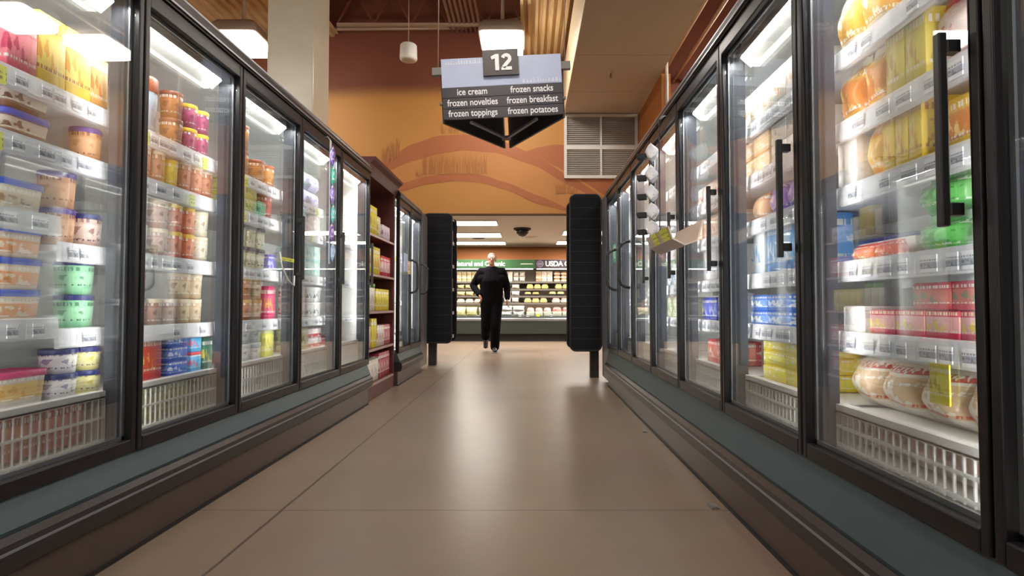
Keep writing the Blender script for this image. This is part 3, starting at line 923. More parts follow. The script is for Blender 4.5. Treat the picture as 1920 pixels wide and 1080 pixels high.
# ---- second door
L(277, 298, 1.534, round_tub(.155,.235, PK('sky_pail', (176,200,222), (190,212,230), (160,186,214), z0=.1, z1=.68), ORL, lid_h=.06), 1, f'big pale blue pail with rust lid, top shelf, {D2}')
L(322, 350, 1.534, round_tub(.09,.118, PK('caramel_pint', (168,104,60), (180,118,70), (120,66,44)), BRNL), 2, f'caramel brown pint, stacked two high, top shelf, {D2}')
L(354, 392, 1.534, round_tub(.09,.11, PK('plum_pint', (150,62,110), (176,80,120), (110,40,80)), YELL), 2, f'plum purple pint with yellow lid, top shelf, {D2}')
L(267, 318, 1.345, round_tub(.085,.14, PK('cocoa_jar', (178,124,104), (196,150,130), (140,84,70)), CRL), 1, f'cocoa brown slim tub with cream lid, second shelf, {D2}')
L(322, 334, 1.345, round_tub(.085,.125, PK('lemon_jar', (222,206,50), (230,216,80), (200,180,40)), YELL), 1, f'bright yellow slim tub, second shelf, {D2}')
L(344, 400, 1.345, round_tub(.085,.14, PK('amber_jar', (190,120,92), (206,150,124), (150,84,64)), CRL), 1, f'amber brown slim tub with cream lid, second shelf, {D2}')
L(267, 285, 1.045, round_tub(.10,.122, PK('pearl_pint', (222,214,204), (232,226,218), (196,180,170)), WHL), 2, f'pearl white pint, stacked two high, third shelf, {D2}')
L(295, 330, 1.045, round_tub(.09,.12, PK('rosewood_pint', (196,156,146), (214,182,174), (150,104,98)), CRL), 2, f'dusty pink pint with cream lid, third shelf, {D2}')
L(334, 366, 1.045, round_tub(.09,.12, PK('ember_pint', (206,96,56), (220,130,90), (150,60,40)), YELL), 2, f'red orange pint with yellow lid, third shelf, {D2}')
L(373, 398, 1.045, round_tub(.09,.12, PK('oat_pint', (220,210,188), (228,220,204), (170,150,120)), CRL), 2, f'oat white pint, stacked two high, third shelf, {D2}')
L(264, 283, .76, round_tub(.10,.118, PK('pink_pint', (226,92,140), (232,120,160), (200,60,110)), NAVY), 2, f'hot pink pint with navy lid, fourth shelf, {D2}')
L(292, 330, .76, round_tub(.095,.115, PK('mocha_pint', (156,112,96), (176,136,120), (110,72,62)), CRL), 1, f'mocha brown pint with cream lid, fourth shelf, {D2}')
L(334, 370, .76, round_tub(.09,.115, PK('latte_pint', (200,174,140), (216,196,166), (150,116,84)), CRL), 2, f'latte tan pint, stacked two high, fourth shelf, {D2}')
L(374, 400, .76, round_tub(.09,.115, PK('berry_pint', (158,84,74), (176,110,100), (110,50,50)), CRL), 2, f'brick red pint, stacked two high, fourth shelf, {D2}')
redc = PK('red_tub', (206,50,46), (214,70,50), (230,186,60), ink=(250,240,220), thr=.6)
L(272, 318, .546, carton(.115,.14,.18, redc), 1, f'tall red carton with yellow picture, bottom basket, {D2}', u=.135)
L(326, 360, .546, carton(.115,.12,.062, PK('royal_box', (44,84,190), (60,110,210), (220,226,240))), 3, f'royal blue flat box stacked three high, bottom basket, {D2}', u=.135)
L(364, 382, .546, carton(.08,.12,.088, PK('sky_box', (70,160,216), (90,176,226), (230,80,90)), plain('crimson_flap', (214,50,84), .4)), 2, f'sky blue box with crimson top, bottom basket, {D2}', u=.135)
L(388, 400, .546, carton(.07,.12,.15, PK('fir_box', (52,110,96), (70,130,110), (220,200,90))), 1, f'fir green box, bottom basket, {D2}', u=.135)
L(265, 330, BF, carton(.16,.2,.135, PK('olive_box', (178,178,110), (190,190,130), (140,140,80))), 1, f'olive yellow box low behind the basket wires, {D2}', u=.11)
L(334, 398, BF, carton(.15,.2,.135, PK('cobalt_box', (70,100,170), (100,130,190), (220,220,230))), 1, f'cobalt box low behind the basket wires, {D2}', u=.11)
# ---- third door
L(452, 478, 1.534, round_tub(.13,.14, PK('toffee_pail', (176,108,44), (190,124,56), (130,74,34)), BRNL), 2, f'toffee brown round tub stacked two high, top shelf, {D3}')
L(488, 514, 1.534, round_tub(.12,.135, PK('honey_pail', (196,126,54), (206,140,66), (150,90,40)), ORL), 1, f'honey orange round tub, top shelf, {D3}')
L(450, 478, 1.345, carton(.11,.14,.082, PK('lime_box', (216,212,104), (226,222,140), (170,170,70))), 2, f'pale lime box stacked two high, second shelf, {D3}')
L(484, 496, 1.345, carton(.10,.14,.09, PK('jade_box', (64,176,124), (90,196,146), (40,130,90))), 1, f'jade green box, second shelf, {D3}')
L(497, 515, 1.345, round_tub(.11,.15, PK('cherry_tub', (156,62,54), (176,84,74), (110,40,40)), BRNL), 1, f'cherry brown tub, second shelf, {D3}')
sq = PK('ivory_square', (222,214,176), (232,226,196), (190,176,130), ink=(90,80,60))
L(450, 500, 1.045, rect_tub(.105,.11,.118, sq, BLK), 2, f'ivory square tub with dark lid, third shelf, {D3}')
L(506, 515, 1.045, carton(.08,.12,.10, PK('violet_box', (96,84,190), (120,110,210), (220,220,240))), 1, f'small violet box, third shelf, {D3}')
L(449, 478, .76, round_tub(.115,.118, PK('ginger_tub', (176,112,72), (190,134,94), (130,76,50)), GOLD), 2, f'ginger brown tub with gold lid, fourth shelf, {D3}')
L(482, 500, .76, round_tub(.115,.118, PK('sand_tub', (206,180,140), (218,196,160), (160,130,96)), GOLD), 2, f'sand tan tub with gold lid, fourth shelf, {D3}')
L(505, 515, .76, carton(.09,.12,.2, PK('magenta_box', (206,50,110), (220,80,130), (240,180,60))), 1, f'magenta box, fourth shelf, {D3}')
L(446, 492, .546, round_tub(.12,.092, PK('frost_tub', (196,206,216), (214,220,226), (110,124,140)), WHL), 2, f'frosty grey white tub stacked two high, bottom basket, {D3}', u=.135)
L(498, 514, .546, carton(.11,.13,.18, PK('citron_box', (226,222,90), (232,228,120), (190,180,60))), 1, f'citron yellow box, bottom basket, {D3}', u=.135)
L(446, 512, BF, bag(.15,.14,.135, PK('ice_bag', (206,216,226), (214,222,230), (90,150,206)), 4), 1, f'icy white bag low behind the basket wires, {D3}', u=.11)
# ---- fourth door
L(564, 600, 1.534, bag(.14,.11,.12, PK('lavender_bag', (190,196,222), (204,208,230), (120,120,190)), 5), 2, f'lavender white bag piled two high, top shelf, {D4}')
L(564, 600, 1.345, carton(.12,.13,.075, PK('petal_box', (226,212,212), (234,224,224), (190,140,150))), 2, f'petal pink box stacked two high, second shelf, {D4}')
L(564, 602, 1.045, carton(.12,.13,.11, PK('aqua_box', (190,222,216), (206,232,226), (110,180,170))), 2, f'aqua white box stacked two high, third shelf, {D4}')
L(564, 576, .76, carton(.12,.13,.11, PK('coral_box', (230,196,196), (236,214,212), (206,80,90))), 2, f'coral pink box stacked two high, fourth shelf, {D4}')
L(582, 602, .76, rect_tub(.13,.12,.108, PK('silver_tub', (206,206,208), (220,220,222), (90,84,90)), WHL), 2, f'silver white square tub stacked two high, fourth shelf, {D4}')
L(563, 580, .546, carton(.11,.12,.15, PK('khaki_box', (206,196,130), (216,208,150), (120,110,70))), 1, f'khaki yellow box, bottom basket, {D4}', u=.135)
L(585, 602, .546, carton(.12,.12,.068, PK('ruby_box', (226,216,214), (206,60,70), (240,230,220), z0=.1, z1=.45)), 2, f'white and ruby red box, bottom basket, {D4}', u=.135)
L(563, 602, BF, carton(.14,.2,.135, PK('linen_box', (222,216,190), (230,226,206), (190,180,120))), 1, f'linen white box low behind the basket wires, {D4}', u=.11)
# ---- fifth door
L(638, 652, .546, carton(.13,.2,.05, PK('cherry_flat', (214,60,64), (226,110,110), (240,230,220))), 1, f'flat red box in the otherwise bare bottom basket, {D5}', u=.17)
L(640, 656, BF, carton(.16,.2,.135, PK('snow_flat', (226,226,224), (234,234,232), (206,206,206))), 1, f'white carton in the otherwise bare bottom basket, {D5}', u=.17)

# ---- frozen snack side, doors counted from the camera
S1, S2, S3, S4 = [f'{o} frozen snack freezer door' for o in ('first','second','third','fourth')]
BR = .445
sealw = plain('seal_white', (226,222,214), .35)
def mk(nm, a, b, c, **k): return PK(nm, a, b, c, **k)
# first door: top to bottom
R(1570, 1640, 1.627, bag(.13,.10,.2, mk('white_orange_bag', (224,214,196), (214,160,60), (236,226,200)), 6), 1, f'white and orange bag, top shelf, {S1}')
R(1660, 1840, 1.627, bag(.15,.1,.2, mk('violet_pink_bag', (206,130,170), (222,170,190), (130,70,170)), 7), 1, f'pink violet bag, top shelf, {S1}')
ylw = mk('yellow_snack_box', (226,190,40), (232,204,70), (206,130,40), ink=(160,60,40))
R(1572, 1640, 1.405, bag(.13,.1,.172, mk('orange_snack_bag', (222,170,60), (206,130,64), (232,196,120)), 8, seal=sealw), 1, f'orange snack bag, second shelf, {S1}')
R(1645, 1690, 1.405, carton(.075,.16,.185, mk('mustard_box', (214,190,60), (224,204,90), (190,150,50))), 1, f'mustard yellow box, second shelf, {S1}')
R(1700, 1840, 1.405, bag(.15,.1,.17, mk('rosy_bag', (236,206,206), (240,222,216), (206,60,80)), 9, seal=plain('seal_pink', (206,80,100), .35)), 1, f'rosy white bag with pink seal, second shelf, {S1}')
R(1572, 1612, 1.205, carton(.10,.16,.15, mk('plain_white_box', (232,228,222), (236,232,228), (222,214,206))), 1, f'plain white box, third shelf, {S1}')
R(1618, 1650, 1.205, bag(.10,.1,.17, mk('golden_fry_bag', (220,150,50), (226,180,90), (240,210,140)), 10), 1, f'golden bag, third shelf, {S1}')
R(1655, 1712, 1.205, carton(.05,.16,.17, ylw), 1, f'bright yellow upright box, third shelf, {S1}')
R(1722, 1845, 1.205, carton(.14,.14,.12, mk('amber_snack_box', (214,176,60), (190,120,70), (230,206,140))), 1, f'amber box with brown picture, third shelf, {S1}')
grn = mk('green_bag', (70,186,70), (110,206,104), (60,160,60), ink=(230,240,226), thr=.52, rough=.2)
R(1680, 1790, .975, bag(.17,.13,.082, grn, 11, seal=plain('seal_green', (60,170,60), .3)), 2, f'bright green shiny bag piled two high, fourth shelf, {S1}', jit=.12)
R(1572, 1640, .975, carton(.13,.16,.075, mk('white_snack_box', (232,230,226), (236,234,230), (220,216,210)), plain('navy_flap', (50,56,110), .4)), 1, f'white box with navy top, fourth shelf, {S1}', u=.20)
R(1598, 1655, .975, bag(.11,.06,.05, mk('red_pouch', (206,60,56), (222,110,90), (240,220,190)), 12), 1, f'small red pouch on the shelf lip, fourth shelf, {S1}', u=.128)
R(1800, 1850, .975, carton(.06,.14,.1, mk('canary_box', (226,206,50), (222,180,120), (240,220,120))), 1, f'canary yellow box, fourth shelf, {S1}')
R(1574, 1625, .761, carton(.11,.16,.085, mk('snow_box', (234,230,232), (238,236,238), (226,222,226))), 1, f'snow white box, lowest shelf, {S1}')
pinkb = mk('pink_snack_box', (206,50,84), (230,170,170), (226,206,70), ink=(250,240,200), z0=.3, z1=.8, thr=.55)
R(1632, 1845, .761, carton(.11,.16,.075, pinkb, None), 1, f'pink red snack box with yellow edge, lowest shelf, {S1}')
R(1700, 1842, .838, carton(.13,.16,.066, mk('rose_snack_box', (206,70,84), (214,120,110), (120,140,110))), 1, f'rose red box laid on the pink snack boxes, lowest shelf, {S1}')
R(1576, 1650, .546, carton(.13,.13,.18, mk('ochre_case', (196,164,50), (206,176,70), (170,130,40))), 1, f'tall ochre yellow case at the back of the basket, {S1}', u=.30)
R(1660, 1850, .546, carton(.16,.13,.17, mk('kraft_case', (164,126,60), (174,138,70), (140,104,50))), 1, f'kraft brown case at the back of the basket, {S1}', u=.32)
clear = mk('clear_bread_bag', (232,224,212), (216,186,150), (240,234,224), ink=(200,70,60), thr=.5, rough=.2)
R(1590, 1840, .546, bag(.15,.16,.15, clear, 13, name='clear_food_bag'), 1, f'clear plastic bag of tan food, bottom basket, {S1}', u=.135, jit=.03)
R(1580, 1846, BR, carton(.15,.17,.088, mk('pale_flat_box', (226,214,206), (230,190,180), (180,160,170))), 1, f'flat pale box under the clear food bags, {S1}', u=.135)
# second door
R(1405, 1500, 1.627, carton(.13,.16,.15, mk('linen_snack_box', (226,222,210), (232,226,214), (206,150,90))), 1, f'linen white box, top shelf, {S2}')
R(1405, 1440, 1.405, carton(.12,.16,.08, mk('tan_snack_box', (216,176,130), (226,196,156), (236,226,214))), 2, f'tan box stacked two high, second shelf, {S2}')
R(1446, 1505, 1.405, carton(.13,.16,.08, mk('white_stack_box', (230,228,222), (236,234,230), (206,190,160))), 2, f'white box stacked two high, second shelf, {S2}')
R(1405, 1430, 1.205, bag(.11,.1,.12, mk('tawny_bag', (206,150,110), (222,180,146), (236,224,206)), 14), 1, f'tawny bag, third shelf, {S2}')
R(1434, 1505, 1.205, bag(.15,.11,.13, mk('violet_bag', (126,100,200), (150,126,214), (226,200,216)), 15), 1, f'violet bag, third shelf, {S2}')
bluec = mk('blue_carton', (84,150,222), (110,170,230), (226,234,240), thr=.55)
R(1412, 1436, .975, carton(.12,.16,.2, mk('white_blue_carton', (214,226,236), (226,232,236), (110,170,226))), 1, f'white carton with blue print, fourth shelf, {S2}')
R(1440, 1506, .975, carton(.11,.16,.2, bluec), 1, f'tall sky blue carton, fourth shelf, {S2}')
R(1410, 1470, .761, carton(.17,.16,.065, mk('cobalt_snack_box', (66,116,206), (90,140,220), (232,236,240), thr=.5)), 2, f'cobalt blue flat box stacked two high, lowest shelf, {S2}')
R(1476, 1508, .761, bag(.14,.11,.11, mk('butter_bag', (232,200,110), (238,214,140), (222,170,80)), 16), 1, f'butter yellow bag, lowest shelf, {S2}')
R(1440, 1506, .546, carton(.2,.17,.058, mk('sunny_box', (230,208,40), (234,220,80), (240,236,200), thr=.58)), 3, f'sunny yellow flat box stacked three high, bottom basket, {S2}', u=.135)
R(1408, 1436, BR, carton(.14,.17,.09, mk('umber_box', (150,120,84), (166,136,100), (120,90,60))), 1, f'umber brown box, bottom basket, {S2}', u=.17)
# third door
R(1300, 1356, 1.405, carton(.13,.15,.1, mk('shell_box', (230,206,196), (236,220,212), (206,130,110))), 1, f'shell pink box, second shelf, {S3}')
R(1300, 1356, 1.205, carton(.12,.15,.12, mk('apricot_box', (222,180,150), (232,200,176), (206,120,80))), 1, f'apricot box, third shelf, {S3}')
R(1312, 1357, .975, carton(.12,.15,.18, mk('chalk_box', (226,224,226), (232,230,232), (150,160,206))), 1, f'chalk white tall box, fourth shelf, {S3}')
R(1312, 1336, .761, carton(.12,.15,.13, mk('ultramarine_box', (52,70,180), (70,90,200), (220,226,240))), 1, f'ultramarine box, lowest shelf, {S3}')
R(1340, 1358, .761, carton(.12,.15,.15, mk('silver_snack_box', (206,206,214), (220,220,226), (120,120,150))), 1, f'silver white box, lowest shelf, {S3}')
R(1316, 1357, .546, carton(.15,.17,.12, mk('scarlet_box', (190,40,46), (206,70,70), (236,220,206))), 1, f'scarlet box on top of the basket pile, {S3}', u=.135)
R(1316, 1357, BR, bag(.2,.17,.08, mk('lilac_bag', (226,222,230), (232,228,236), (140,120,206)), 17), 1, f'lilac white bag, bottom basket, {S3}', u=.135)
# fourth door
R(1252, 1276, .975, carton(.13,.15,.15, mk('mist_box', (206,212,220), (220,224,230), (90,120,170))), 1, f'misty blue box, fourth shelf, {S4}')
R(1252, 1276, .761, carton(.13,.15,.14, mk('fern_box', (190,200,170), (210,216,190), (90,130,80))), 1, f'fern green and white box, lowest shelf, {S4}')
R(1252, 1276, BR, bag(.2,.17,.08, mk('pearl_bag', (220,220,222), (230,230,232), (206,110,110)), 18), 1, f'pearl white bag, bottom basket, {S4}', u=.135)

# ------------------------------------------------------------------ mahogany bookcase between the freezers
def bookcase():
    x0, x1, y0, y1 = -1.40, -1.80, 4.90, 5.93
    r = empty('bookcase', (-1.6, (y0+y1)/2, 0), 'tall mahogany bookcase of yellow boxes between the ice cream freezers', 'bookcase')
    zs = [.43, .70, 1.02, 1.36, 1.68]
    for a in (y0, y1-.04):
        MB().box(x0, x1, a, a+.04, 0, 2.07).build('side_panel', M['mahog'], r, bevel=.003)
    MB().box(x1, x1-.02, y0, y1, 0, 2.07).build('back_panel', M['mahogd'], r)
    MB().box(x0-.0, x1, y0+.04, y1-.04, 0, .12).build('plinth', M['mahog'], r, bevel=.003)
    shs = [.12, .43, .77, 1.11, 1.47]
    for z in shs:
        s = MB().box(x0-.004, x1, y0+.04, y1-.04, z, z+.025).build('shelf', M['mahog'], r, bevel=.003)
        MB().box(x0+.004, x0-.006, y0+.045, y1-.045, z+.002, z+.022).build('price_strip', plain('dusty_strip', (170,140,134), .4), s)
    m = MB()
    m.prism_y([(x0,2.0),(x0+.02,2.05),(x0+.03,2.09),(x0+.07,2.12),(x0+.075,2.145),(x1,2.145),(x1,2.0)], y0-.015, y1+.03)
    m.build('cornice', M['mahog'], r)
    MB().box(x0+.004, x0-.01, y0-.02, y0+.012, .1, 2.0).build('edge_trim', M['alu'], r)
    S = 'on the bookcase'
    def B(ya, yb, zi, w, h, nm, a, b, c, label, flap=None, dp=.16):
        p = carton(w, dp, h, mk(nm, a, b, c), flap)
        n = max(1, int((yb-ya)/(w+.004)+.3))
        for k in range(n):
            p.put((x0-.03, ya+w/2+k*(w+.004), shs[zi]+.0255), PI, label, label if n > 1 else None, .008)
    Yb = lambda px: 1.43*F/(VX-px)
    yel = (224,206,40)
    B(5.0, 5.12, 4, .10, .22, 'ash_box', (206,200,196), (216,210,206), (180,170,170), f'ash white box, top shelf {S}')
    B(5.13, 5.36, 4, .10, .27, 'canary_tall', yel, (230,214,70), (206,170,50), f'tall canary yellow box, top shelf {S}')
    B(5.37, 5.47, 4, .09, .2, 'straw_box', (216,206,150), (224,216,170), (190,170,110), f'straw coloured box, top shelf {S}')
    B(5.55, 5.86, 4, .09, .15, 'lilac_box', (206,190,206), (220,208,220), (150,110,150), f'short lilac white box, top shelf {S}')
    B(4.97, 5.1, 3, .1, .2, 'dove_box', (206,196,196), (216,208,206), (170,150,150), f'dove grey box, second shelf {S}')
    B(5.12, 5.5, 3, .08, .26, 'gold_tall', yel, (232,216,90), (200,120,50), f'tall golden yellow box, second shelf {S}')
    B(5.52, 5.86, 3, .11, .2, 'crimson_box', (200,50,70), (222,170,176), (236,220,220), f'crimson and white box, second shelf {S}')
    B(4.97, 5.3, 2, .1, .25, 'lime_top_box', (214,208,196), (222,216,206), (180,170,150), f'white box with lime green top, third shelf {S}', plain('lime_flap', (130,200,50), .4))
    B(5.32, 5.86, 2, .095, .21, 'sun_box', yel, (232,218,90), (196,176,40), f'sun yellow box, third shelf {S}')
    B(4.97, 5.16, 1, .085, .2, 'beige_box', (206,180,150), (216,196,170), (170,130,100), f'beige box, fourth shelf {S}')
    B(5.17, 5.36, 1, .09, .27, 'lemon_tall', yel, (230,216,80), (206,180,60), f'tall lemon yellow box, fourth shelf {S}')
    B(5.38, 5.62, 1, .08, .2, 'oyster_box', (212,200,196), (220,212,208), (190,130,120), f'oyster white box, fourth shelf {S}')
    B(5.63, 5.86, 1, .08, .2, 'maroon_box', (176,84,90), (196,120,120), (230,210,206), f'maroon box, fourth shelf {S}')
    B(4.97, 5.07, 0, .09, .24, 'teal_box', (110,180,200), (140,196,210), (70,140,160), f'teal blue box, bottom shelf {S}')
    B(5.08, 5.42, 0, .11, .2, 'bone_box', (216,212,204), (224,220,214), (190,180,176), f'bone white box, bottom shelf {S}')
    B(5.44, 5.86, 0, .1, .24, 'claret_box', (170,60,80), (200,110,120), (226,200,200), f'claret red box, bottom shelf {S}')
bookcase()

# ------------------------------------------------------------------ black wing racks at the ends of the freezer banks
def rounded_xz(x0, x1, z0, z1, r, n=5):
    out = []
    for cx, cz, a0 in ((x1-r,z1-r,0),(x0+r,z1-r,PI/2),(x0+r,z0+r,PI),(x1-r,z0+r,3*PI/2)):
        for k in range(n+1):
            a = a0+PI/2*k/n; out.append((cx+r*math.cos(a), cz+r*math.sin(a)))
    return out
def pegboard():
    t = NT('black_pegboard')
    c = t.node('ShaderNodeTexCoord'); sp = t.node('ShaderNodeSeparateXYZ'); t.link(c.outputs['Object'], sp.inputs[0])
    fx = t.math('FRACT', t.math('MULTIPLY', sp.outputs[0], 40.0)); fz = t.math('FRACT', t.math('MULTIPLY', sp.outputs[2], 40.0))
    hole = t.math('MULTIPLY', t.between(fx, .3, .7), t.between(fz, .3, .7))
    seam = t.math('LESS_THAN', t.math('FRACT', t.math('MULTIPLY', sp.outputs[2], 8.0)), .06)
    col = t.mix(hole, lin((26,26,31)), lin((10,10,13)))
    col = t.mix(seam, col, lin((48,46,50)))
    t.link(col, t.b.inputs['Base Color']); t.b.inputs['Roughness'].default_value = .7; t.b.inputs['Specular IOR Level'].default_value = .2
    return t.m
M['peg'] = pegboard()
def wing_rack(s, x0, x1, y0, y1, z0, z1, label):
    """side panels at y0 and y1, back at the case end, shelves open to the aisle"""
    r = empty('wing_rack', ((x0+x1)/2, (y0+y1)/2, 0), label, 'display rack')
    xb, xf = (x0, x1) if s < 0 else (x1, x0)      # back, front
    for y in (y0, y1-.015):
        MB().prism_y(rounded_xz(x0, x1, z0, z1, .06), y, y+.015).build('side_panel', M['peg'], r, origin=((x0+x1)/2, y, z0))
        e = MB(); P = rounded_xz(x0-.004, x1+.004, z0-.004, z1+.004, .064)
        e.tube([(x, y+.0075, z) for x, z in P], .011, 6, True); e.build('edge_band', M['black'], r)
    MB().box(xb, xb+(.015 if s < 0 else -.015), y0+.015, y1-.015, z0+.02, z1-.02).build('back_panel', M['black'], r)
    MB().box(x0+.02, x1-.02, y0+.015, y1-.015, z1-.05, z1-.02).build('top_panel', M['black'], r)
    zs = [z0+.05+i*(z1-z0-.1)/5.0 for i in range(5)]
    fx = xf+(-.03 if s < 0 else .03)
    for z in zs:
        sh = MB().box(x0+.03, x1-.03, y0+.015, y1-.015, z, z+.015).build('shelf', M['black'], r)
        MB().box(fx, fx+(.006 if s < 0 else -.006), y0+.017, y1-.017, z-.006, z+.04).build('shelf_lip', M['tagrail'], sh)
    MB().box(x1-.10 if s > 0 else x0+.03, x1 if s > 0 else x0+.14, (y0+y1)/2-.05, (y0+y1)/2+.05, 0, z0+.05).build('leg', plain('rack_leg', (64,56,52), .5), r)
    return zs, fx
zsA, fxA = wing_rack(-1, -1.437, -1.058, 7.80, 8.30, .335, 2.11, 'black pegboard wing rack beside the loop handled ice cream side freezer')
zsB, fxB = wing_rack(1, .487, .83, 6.44, 6.95, .335, 2.11, 'larger black pegboard wing rack ending the frozen snack row')
def rack_goods(s, zs, fx, y0, y1, specs, where):
    for z, (nm, a, b, c, h, kind, desc) in zip(zs, specs):
        p = (bag(.105,.08,h, mk(nm,a,b,c), 20, name='snack_pouch') if kind == 'bag' else carton(.11,.1,h, mk(nm,a,b,c)))
        n = 4
        for k in range(n):
            y = y0+.02+(y1-y0-.04)*(k+.5)/n
            lab = f'{desc} {where}'
            p.put((fx+(.012 if s > 0 else -.012), y, z+.0155), 0 if s > 0 else PI, lab, lab, .02)
order = [('rk1', (170,176,190),(190,196,206),(206,206,60),.2,'bag','blue grey pouch, bottom shelf of'),
         ('rk2', (196,190,180),(206,200,190),(120,110,150),.2,'bag','pale pouch, second lowest shelf of'),
         ('rk3', (206,150,150),(220,176,176),(190,90,90),.17,'box','pink box, middle shelf of'),
         ('rk4', (150,190,110),(170,200,130),(220,210,120),.18,'bag','green pouch, second highest shelf of'),
         ('rk5', (190,176,160),(206,190,176),(150,120,110),.2,'box','tan box, top shelf of')]
rack_goods(-1, zsA, fxA, 7.80, 8.30, order, 'the wing rack by the loop handled freezer')
order2 = [('rm1', (196,186,176),(206,198,190),(160,140,130),.22,'bag','cream pouch, bottom shelf of'),
          ('rm2', (206,160,160),(216,180,176),(176,90,90),.22,'bag','pinkish pouch, second lowest shelf of'),
          ('rm3', (196,180,170),(210,196,186),(150,120,110),.22,'bag','beige pouch, middle shelf of'),
          ('rm4', (176,160,170),(196,180,186),(130,100,120),.22,'bag','mauve pouch, second highest shelf of'),
          ('rm5', (190,180,170),(206,196,190),(150,130,120),.22,'bag','stone grey pouch, top shelf of')]
rack_goods(1, zsB, fxB, 6.44, 6.95, order2, 'the wing rack ending the snack row')

# ------------------------------------------------------------------ meat counter along the far wall
def meat_case(x0, x1, label, band, name='meat_case'):
    r = empty(name, ((x0+x1)/2, 13.7, 0), label, 'meat counter')
    dk = plain('counter_green_black', (50,56,52), .4); 
    MB().box(x0,x1,13.32,14.28,0,.14).build('kick_plate', M['black'], r)
    m = MB(); m.prism_x([(13.32,.14),(13.22,.18),(13.20,.48),(13.24,.50),(14.28,.5),(14.28,.14)], x0, x1); m.build('base_panel', dk, r)
    MB().prism_x([(13.19,.47),(13.17,.49),(13.17,.53),(13.19,.55),(13.24,.55),(13.24,.47)], x0, x1).build('bumper_rail', M['alu'], r)
    MB().box(x0,x1,13.24,13.26,.55,.70).build('front_glass', glass('counter_glass', (.8,.84,.82,1)), r)
    MB().box(x0,x1,13.3,14.2,.56,.60).build('deck', M['inner'], r)
    MB().box(x0,x1,14.2,14.28,.5,2.0).build('back_panel', plain('counter_back', (150,140,126), .5), r)
    for z, d in ((.90,.42),(1.07,.40),(1.24,.36),(1.42,.34)):
        s = MB().box(x0,x1,14.2-d,14.2,z-.02,z).build('shelf', M['steel'], r)
        MB().box(x0,x1,14.2-d-.008,14.2-d,z-.035,z+.008).build('price_channel', plain('channel_grey', (120,116,112), .4), s)
    c = MB(); c.prism_x([(13.42,1.72),(13.40,1.93),(14.28,1.95),(14.28,1.72),(13.62,1.72)], x0, x1); c.build('canopy', dk, r)
    lt = MB().box(x0+.05,x1-.05,13.45,13.58,1.705,1.719).build('canopy_lamp', glow('counter_lamp', (255,240,214), MEAT_LAMP), r)
    MB().box(x0,x1,13.385,13.398,1.722,1.928).build('sign_band', band, r)
    for z, d in ((.88,.42),(1.05,.40),(1.22,.36)):
        MB().box(x0+.05,x1-.05,14.2-d+.02,14.2-d+.035,z-.012,z-.001).build('shelf_lamp', glow('shelf_lamp', (255,240,214), MEAT_LAMP*.55), r)
    return r
caseA = meat_case(-4.2, .165, 'refrigerated meat counter under the green natural and organic band', plain('green_band', (44,92,50), .45))
caseB = meat_case(.165, 4.2, 'refrigerated meat counter under the dark purple brown band', plain('aubergine_band', (56,42,50), .45))
inkw = plain('band_white', (232,232,222), .45)
RA, RB = wpos(caseA), wpos(caseB)
text('lettering', 'Natural and Organic', .155, (-1.16-RA.x, 13.382-RA.y, 1.825), (PI/2,0,0), inkw, caseA, 'CENTER', .004, .96)
MB().box(-.19,.13,13.380,13.384,1.812,1.816).box(-.17,.11,13.380,13.384,1.822,1.834).build('tagline', inkw, caseA)
text('lettering', 'USDA Choice', .165, (.41-RB.x, 13.382-RB.y, 1.825), (PI/2,0,0), inkw, caseB, 'LEFT', .005, .96)
e = MB()
for k in range(1):
    e.tube([(.285+.075*math.cos(2*PI*i/24),13.381,1.825+.075*math.sin(2*PI*i/24)) for i in range(24)], .006, 6, True)
    e.box(.225,.345,13.379,13.384,1.815,1.835); e.box(.277,.293,13.379,13.384,1.765,1.885)
    for dx in (-.035,.035): e.box(.285+dx-.006,.285+dx+.006,13.379,13.384,1.775,1.875)
e.build('emblem', plain('emblem_grey', (150,140,160), .45), caseB)
# packs: (x0, x1, front y, z, w, depth, h, stack, colours, kind, description)
fw = plain('foam_tray_white', (230,226,216), .4); fy = plain('foam_tray_yellow', (222,206,130), .4); fb = plain('foam_tray_black', (40,36,36), .4)
meatcols = {}
def MP(x0, x1, yf, z, w, d, h, st, a, b, c, kind, desc, tray=None):
    nm = desc.split(',')[0].replace(' ', '_')
    if kind == 'tray': p = tray_pack(w, d, h, tray or fw, mk('m_'+nm, a, b, c, rough=.25), 3)
    elif kind == 'bag': p = bag(w, d, h, mk('m_'+nm, a, b, c, rough=.25), 5, name='meat_bag')
    else: p = carton(w, d, h, mk('m_'+nm, a, b, c)); p.cat = 'meat pack'; p.name = 'meat_box'
    n = max(1, int((x1-x0)/(w+.012)+.3)); 
    for k in range(n):
        for j in range(st):
            p.put((x0+(w+.012)*(k+.5), yf, z+.001+j*(h+(.007 if kind == 'bag' else .001))), PI/2, desc, desc if n*st > 1 else None, .01)
T = 'of the counter'
yA = [14.2-.33, 14.2-.35, 14.2-.39, 14.2-.41]
MP(-1.75,-1.2, yA[0], 1.42, .11,.16,.125, 2, (230,222,196),(206,196,150),(180,120,84),'box', f'pale green striped meat box, top shelf {T} under the green band')
MP(-.62,-.38, yA[0], 1.42, .11,.16,.125, 2, (232,228,220),(238,234,226),(206,180,150),'box', f'cream white meat box, top shelf {T} behind the man')
MP(-.37,-.06, yA[0], 1.42, .14,.16,.125, 2, (226,222,220),(232,230,228),(190,190,200),'bag', f'round white poultry pack, top shelf {T} near the dark band')
MP(.19,.33, yA[0], 1.42, .13,.16,.13, 2, (222,206,180),(206,180,140),(150,120,90),'box', f'tan meat box, top shelf {T} below the emblem')
MP(.33,.62, yA[0], 1.42, .125,.16,.13, 2, (232,224,222),(236,228,226),(206,170,170),'box', f'white meat box, top shelf {T} under the dark band')
